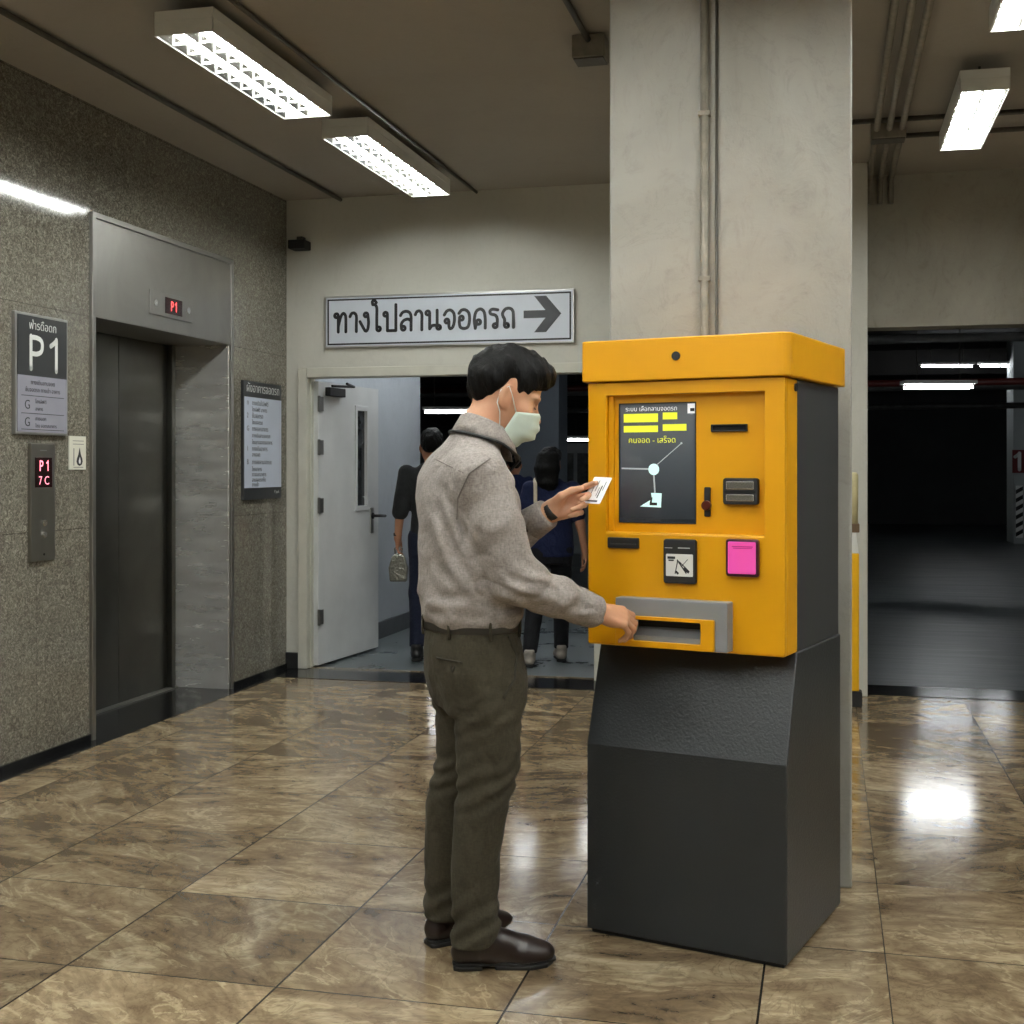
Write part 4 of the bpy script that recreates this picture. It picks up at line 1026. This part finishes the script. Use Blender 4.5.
for sgn in (-1, 1):
    arc = []
    for i in range(15):
        a = math.pi*(.0 + .86*i/14); fwd = -math.cos(a); sid = math.sin(a)*sgn; k_ = (1+fwd)/2
        r = .090+.016*k_; top = 1.525-.060*k_; drop = .052 + .026*max(0, k_-.55)/.45; z = top-drop-.001
        q = np.array([.018, 0, 0]) + F_*(.022*(z-1.47)/.05*.5 + .012*k_) + F_*fwd*(r+.002) + S_*sid*(r+.002)*1.02
        arc.append((q[0], q[1], z))
    e = np.array(arc[-1]); prev = e
    for t_, z in ((.2, 1.355), (.4, 1.30), (.6, 1.24), (.8, 1.19)):
        src = np.array([-.02, 0, z]) + F_*.17 + S_*sgn*(.050*(1-t_)+.004); h_ = on_field(f, src, -F_, .6)
        if h_ is not None: arc.append(tuple(h_ + F_*.003))
    lan.append(arc)
part('lanyard', MB().tube(lan[0][::-1] + lan[1][1:], .0045, 8), M_dark, man, smooth=True)
# trousers
PV = [(.705, 0, 0, .15, .105), (.74, .002, 0, .166, .120), (.80, -.004, 0, .172, .134), (.86, -.010, 0, .168, .132), (.93, -.012, 0, .158, .122)]
f = Field((-.25, -.26, .05), (.24, .28, .96), .0046)
f.loft(PV, TH, 2.15, .03)
f.loft(RL, 0, 2.0, .035); f.loft(LLg, 0, 2.0, .035)
def tfolds(G, X, Y, Z):
    g = .009*vnoise(X*8+2, Y*8, Z*7-X*6) + .008*vnoise(X*16, Y*14, Z*15+X*18)
    kn = np.exp(-((Z-.50)/.07)**2) + .6*np.exp(-((Z-.69)/.06)**2) + 1.0*np.exp(-((Z-.14)/.06)**2)
    g = g + kn*.0055*np.sin((Z-X*.55)*115 + 5*vnoise(X*12, Y*12, Z*9))
    return G + g*.75
f.apply((-.3, -.3, 0), (.3, .3, 1), tfolds)
f.apply((-.3, -.3, 0), (.3, .0, .14), lambda G, X, Y, Z: smax(G, (.066+.028*np.clip((X-.0)/.06, 0, 1)**2) - Z, .004))
tz = put('trousers', f.mesh('trousers'), M_trous, man)
M_tseam = mat('trouser seam shadow', srgb(50, 46, 36), .9)
seam(f, [(-.105, -.6, .855), (-.020, -.6, .850)], .0026, M_tseam, tz, 'hip_pocket')
seam(f, [(-.066, -.6, .842), (-.060, -.6, .822), (-.052, -.6, .842)], .0022, M_tseam, tz, 'pocket_flap')
seam(f, [(.090, -.6, .915), (.112, -.6, .86), (.108, -.6, .80), (.070, -.6, .745)], .0034, M_tseam, tz, 'side_pocket')
fb = Field((-.22, -.22, .90), (.2, .22, .97), .0034)
fb.loft([(.921, -.012, 0, .164, .128), (.957, -.012, 0, .164, .128)], TH, 2.15, .01, .004)
put('belt', fb.mesh('belt'), M_belt, man)
for a in (115, 165, 215, 262, 310, 20):
    an = math.radians(a); fx, fy = math.cos(TH), math.sin(TH); pl, pf = .170*math.sin(an), .134*math.cos(an)
    x, y = -.012 + pf*fx - pl*fy, pf*fy + pl*fx
    part('belt_loop', MB().tube([(x*.99, y*.99, .908), (x*1.005, y*1.005, .920), (x*1.005, y*1.005, .954), (x*.98, y*.98, .962)], .0042, 6), M_trous, tz, smooth=True)
# shoes
def shoe(hx, hy, yaw, parent, L=.285, name='shoe', m=M_leather, s=1.0):
    c, s_ = math.cos(yaw), math.sin(yaw)
    P_ = lambda l, w_, z: (hx + l*c - w_*s_, hy + l*s_ + w_*c, z)
    A = np.array([[c, s_, 0], [-s_, c, 0], [0, 0, 1]])
    x0, x1 = min(hx, hx+L*c)-.07, max(hx, hx+L*c)+.07; y0_, y1_ = min(hy, hy+L*s_)-.08, max(hy, hy+L*s_)+.08
    g = Field((x0, y0_, .0), (x1, y1_, .16), .0034)
    g.chain([P_(.036, 0, .045), P_(.11, 0, .045), P_(.20, .004, .036), P_(L-.045, .008, .030)], [.036, .038, .042, .030], .02)
    g.chain([P_(.040, 0, .10), P_(.085, 0, .085), P_(.15, .002, .060), P_(.20, .004, .042)], [.036, .040, .034, .028], .02)
    g.ell(P_(.215, .005, .034), (.072, .046, .028), A, .02)
    g.apply((x0, y0_, 0), (x1, y1_, .2), lambda G, X, Y, Z: smax(smax(G, .018-Z, .004), Z-.118, .006))
    o = put(name, g.mesh(name), m, parent)
    out = []
    for i in range(40):
        a = 2*math.pi*i/40; l = .5-.5*math.cos(a); wd = math.sin(a)
        ww = .034 + .011*math.sin(math.pi*min(1, max(0, (l-.30)/.62))) - .004*(.3 < l < .55)
        out.append(P_(.004 + (L-.006)*l, ww*(abs(wd)**.55)*(1 if wd > 0 else -1) + .006*l, 0)[:2])
    part('sole', MB().prism(out, 2, .010, .020).prism([P_(x, y, 0)[:2] for x, y in ((.006, -.026), (.02, -.034), (.085, -.034), (.085, .034), (.02, .034), (.006, .026))], 2, .0005, .0125)
         .prism([P_(x, y, 0)[:2] for x, y in ((.12, -.034), (.22, -.046), (L-.03, -.03), (L-.01, 0), (L-.03, .04), (.22, .050), (.12, .034))], 2, .0005, .0125), M_sole, o, bevel=.003)
    lc = MB()
    for l, z in ((.112, .100), (.132, .090), (.150, .080)):
        lc.tube([P_(l, -.022, z-.010), P_(l+.004, 0, z+.004), P_(l, .022, z-.010)], .0024, 6)
    split_parts('lace', lc, M_dark, o, smooth=True)
    return o
shoe(-.068, -.072, math.radians(6), man, .294)
shoe(-.148, .085, math.radians(30), man, .262)
# wrist band
wb = Vector(LW_) + (Vector(LW_)-Vector(LE)).normalized()*.010; wd_ = (Vector(LW_)-Vector(LE)).normalized()
ring = MB(); ring.tube([wb - wd_*.011, wb - wd_*.010, wb + wd_*.010, wb + wd_*.011], [.026, .0305, .030, .026], 24)
wt = part('wrist_watch', ring, M_dark, man, smooth=True)
# card in the left hand
cc = Vector((.340, .028, 1.307)); Lx = Vector((.039, .042, .075)); Sx = Vector((.047, -.040, -.002))
Lx = Lx.normalized()*.092; Sx = (Sx - Lx*Sx.dot(Lx)/Lx.dot(Lx)).normalized()*.062; Nx = Sx.cross(Lx).normalized()
base = Matrix.Translation((MB0.x, MB0.y, 0)) @ Matrix.Rotation(ANG, 4, 'Z')
Rm = Matrix((( Sx.normalized().x, -Nx.x, Lx.normalized().x), (Sx.normalized().y, -Nx.y, Lx.normalized().y), (Sx.normalized().z, -Nx.z, Lx.normalized().z))).to_4x4()
card = bpy.data.objects.new('parking_card', None); COL.objects.link(card)
tag(card, 'white printed parking card held in the masked man\'s left hand', 'card')
card.matrix_world = base @ Matrix.Translation(cc) @ Rm
part('card_sheet', MB().rbox(-.031, .031, -.046, .046, .004, -.0006, .0006), mat('white card', srgb(246, 247, 248), .4, var=.01), card)
pr = MB().box(-.024, .018, -.0011, -.0005, -.040, -.035)
for i, (x, a, b_) in enumerate(((-.016, -.012, .032), (-.006, -.004, .034), (.004, -.02, .010), (.010, -.026, .016), (.018, .0, .03))): pr.box(x, x+(.003 if i == 3 else .0014), -.0011, -.0005, a, b_)
part('print', pr, M_ink, card)

# ------------------------------------------------------------------ people walking away in the garage
def walker(X, Y, H, label, shirt_m, trou_m, shoe_m, group=None, lf=(-.10, -.15), rf=(.10, .15), larm=None, rarm=None, long=None, hs=1.0, sleeve=.5, sw=.19, yaw=90, z0=0.0, hw=.15, bare=False, sock=None):
    q = c2r(X, Y, 0); k_ = H/1.72
    t = thing('person', label, 'person', (q.x, q.y, z0), ANG, group)
    SC = lambda p: tuple(c*k_ for c in p)
    C = np.array([0, .02, 1.605])*k_; F_, S_, U_ = frame_of(math.radians(yaw), math.radians(4)); s = k_*hs
    hands = []
    f = Field((-.45*k_, -.42*k_, .02), (.45*k_, .45*k_, 1.75*k_), .0065)
    head_sdf(f, C, F_, S_, U_, s)
    f.chain([SC((0, 0, 1.40)), SC((0, .01, 1.52))], [.055*k_, .052*k_], .03)
    f.loft([(z*k_, 0, 0, a*k_, b*k_) for z, a, b in ((.78, .13, .09), (.95, .13, .09), (1.1, .12, .085), (1.3, .15, .09), (1.42, .09, .06))], math.pi/2, 2.2, .03)
    hip = {-1: SC((-.085, 0, .90)), 1: SC((.085, 0, .90))}
    legs = {}
    for sd_, ft in ((-1, lf), (1, rf)):
        an = (ft[0], ft[1], .085*k_); kn = (hip[sd_][0]*.55+an[0]*.45, .03*k_ + an[1]*.42 + .02, .49*k_)
        legs[sd_] = (hip[sd_], kn, an); f.chain(legs[sd_], [.07*k_, .048*k_, .034*k_], .02)
    arms = {}
    for sd_, ar in ((-1, larm), (1, rarm)):
        sh_ = SC((sd_*(sw-.02), 0, 1.375)); el_, wr = ar if ar else ((sd_*(sw+.045), -.02, 1.10), (sd_*(sw+.06), .03, .87))
        el_, wr = SC(el_), SC(wr); arms[sd_] = (sh_, el_, wr); f.chain(arms[sd_], [.045*k_, .037*k_, .026*k_], .02)
        d = unit(np.array(wr)-np.array(el_)); 
        hand_sdf(f, np.array(wr), d, (-sd_, 0, 0), (0, 1, 0), ((18, 24, 14), (22, 28, 16), (26, 30, 16), (30, 32, 16)), ((.8, .45, .3), (.95, .15, .2), (.98, 0, .15)), k_*.95)
    put('body', f.mesh('body'), M_skin2, t)
    line = [(-.13, -.085), (-.07, -.088), (-.04, -.06), (-.02, -.02), (.03, -.03), (.06, .0), (.12, .03)]
    put('hair', hair_mesh('hair', C, F_, S_, U_, line, s, .006, long), M_hair, t)
    g = Field((-.45*k_, -.3*k_, .80*k_), (.45*k_, .3*k_, 1.50*k_), .007)
    g.loft([(z*k_, 0, 0, a*k_, b*k_) for z, a, b in ((.84, hw+.015, .115), (.95, hw+.01, .118), (1.08, hw, .112), (1.25, sw-.015, .120), (1.34, sw-.012, .105), (1.41, .13, .082), (1.46, .075, .065))], math.pi/2, 2.2, .03)
    for sd_ in (-1, 1):
        a, e, w_ = [np.array(x) for x in arms[sd_]]
        m_ = a*(1-sleeve*2)+e*sleeve*2 if sleeve <= .5 else e*(2-sleeve*2)+w_*(sleeve*2-1)
        if sleeve <= .5: g.chain([a, m_], [.066*k_, .060*k_], .03)
        else: g.chain([a, e, m_], [.064*k_, .055*k_, .046*k_], .03)
    g.apply((-1, -1, 0), (1, 1, 2), lambda G, X, Y, Z: G + .010*vnoise(X*9, Y*9, Z*11+X*6))
    put('shirt', g.mesh('shirt'), shirt_m, t)
    g = Field((-.3*k_, -.42*k_, .06), (.3*k_, .45*k_, 1.0*k_), .007)
    g.loft([(z*k_, 0, 0, a*k_, b*k_) for z, a, b in ((.78, .15, .105), (.86, .162, .118), (.95, .15, .11))], math.pi/2, 2.2, .03)
    for sd_ in (-1, 1):
        g.chain(legs[sd_], [.092*k_, .072*k_, .056*k_], .03)
    g.apply((-1, -1, 0), (1, 1, 2), lambda G, X, Y, Z: smax(G + .008*vnoise(X*12, Y*12, Z*10), .10*k_ - Z, .004))
    put('trousers', g.mesh('trousers'), trou_m, t)
    for ft in (lf, rf): shoe(ft[0], ft[1]-.07, math.radians(90), t, .27, 'shoe', shoe_m)
    return t, arms, q, k_
M_blk = cloth_mat('black cotton', srgb(20, 21, 22), srgb(38, 39, 40)); M_nvt = cloth_mat('dark navy trousers', srgb(14, 18, 34), srgb(28, 33, 52))
M_navy = cloth_mat('navy blouse', srgb(16, 22, 48), srgb(30, 38, 72)); M_nearblk = cloth_mat('near black trousers', srgb(14, 14, 17), srgb(28, 28, 32))
M_bshoe = mat('black shoe', srgb(18, 18, 19), .5, var=.2); M_pshoe = mat('pale canvas shoe', srgb(150, 142, 132), .7, var=.15)
ta, arms_a, qa, ka = walker(-.575, 9.18, 1.66, 'man in black T-shirt walking away by the corridor wall, seen left of the masked man', M_blk, M_nvt, M_bshoe,
       lf=(-.105, -.05), rf=(.11, .22), larm=((-.235, -.01, 1.09), (-.255, .02, .90)), sw=.205)
part('wrist_band', MB().tube([Vector(arms_a[-1][2])+Vector((0, 0, z)) for z in (.012, .014, .034, .036)], [.024, .031, .031, .024], 16), M_dark, ta, smooth=True)
hx, hy, hz_ = arms_a[-1][2]
bg = thing('handbag', 'small silver pouch hanging from the hand of the man in black', 'bag', tuple(Matrix.Translation((qa.x, qa.y, 0)) @ Matrix.Rotation(ANG, 4, 'Z') @ Vector((hx+.005, hy+.0, hz_-.315))), ANG)
kb = NT('crinkled silver foil'); kb.set(Metallic=.85, Roughness=.3, Base_Color=srgb(120, 120, 112)); kb.bump(kb.noise(kb.obj(), 26, 3, .6, 1), .6, .02)
part('pouch', MB().prism([(-.062, 0), (.062, 0), (.070, .10), (.045, .185), (.022, .20), (-.022, .20), (-.045, .185), (-.07, .10)], 1, -.028, .028), kb.m, bg, bevel=.012)
part('handle', MB().tube([(-.022, 0, .195), (-.028, 0, .235), (0, 0, .262), (.028, 0, .235), (.022, 0, .195)], .006), kb.m, bg, smooth=True)
tb, arms_b, qb, kb_ = walker(.275, 9.05, 1.53, 'woman with long black hair in navy top walking away, seen behind the card', M_navy, M_nearblk, M_pshoe,
       lf=(-.155, -.20), rf=(.075, .05), rarm=((.235, -.02, 1.09), (.270, -.02, .88)), long=.20, hs=.95, yaw=64, sleeve=.36, sw=.185, hw=.165)
sb = thing('shoulder_bag', 'cream strapped bag on the left shoulder of the woman in navy', 'bag', (qb.x, qb.y, 0), ANG)
strap = [(-.115*kb_, -.11*kb_, 1.40*kb_ - .22), (-.125*kb_, -.128*kb_, 1.28*kb_), (-.125*kb_, -.10*kb_, 1.40*kb_), (-.125*kb_, .0, 1.448*kb_), (-.14*kb_, .11*kb_, 1.36*kb_), (-.20*kb_, .165*kb_, 1.10*kb_)]
M_cream = mat('cream canvas', srgb(190, 178, 156), .8, var=.1)
part('strap', MB().tube(strap, .013, 8), M_cream, sb, smooth=True)
part('bag_body', MB().prism([(-.35, .66), (-.15, .66), (-.12, .98), (-.37, .98)], 1, .135, .20), M_cream, sb, bevel=.02)
walker(.03, 14.2, 1.53, 'dark-haired person far off in the garage, seen between masked man and woman', M_navy, M_nearblk, M_bshoe, sw=.19)
# ================================================================== camera, world, colour
cd = bpy.data.cameras.new('camera'); cam = bpy.data.objects.new('camera', cd); COL.objects.link(cam)
cam.location = (0, 0, EYE); cam.rotation_euler = (math.pi/2, 0, ANG)
cd.sensor_fit = 'HORIZONTAL'; cd.sensor_width = 36; cd.lens = 36*1280/1024; cd.shift_y = -(512-468)/1024; cd.clip_start = .05; cd.clip_end = 200
sc.camera = cam
wd = bpy.data.worlds.new('world'); sc.world = wd; wd.use_nodes = True
wd.node_tree.nodes['Background'].inputs[0].default_value = (.75, .8, .85, 1); wd.node_tree.nodes['Background'].inputs[1].default_value = .03
sc.view_settings.view_transform = 'Standard'; sc.view_settings.look = 'None'
sc.view_settings.exposure = 0.85
sc.cycles.use_denoising = True
sc.cycles.max_bounces = 8
sc.cycles.sample_clamp_indirect = 6
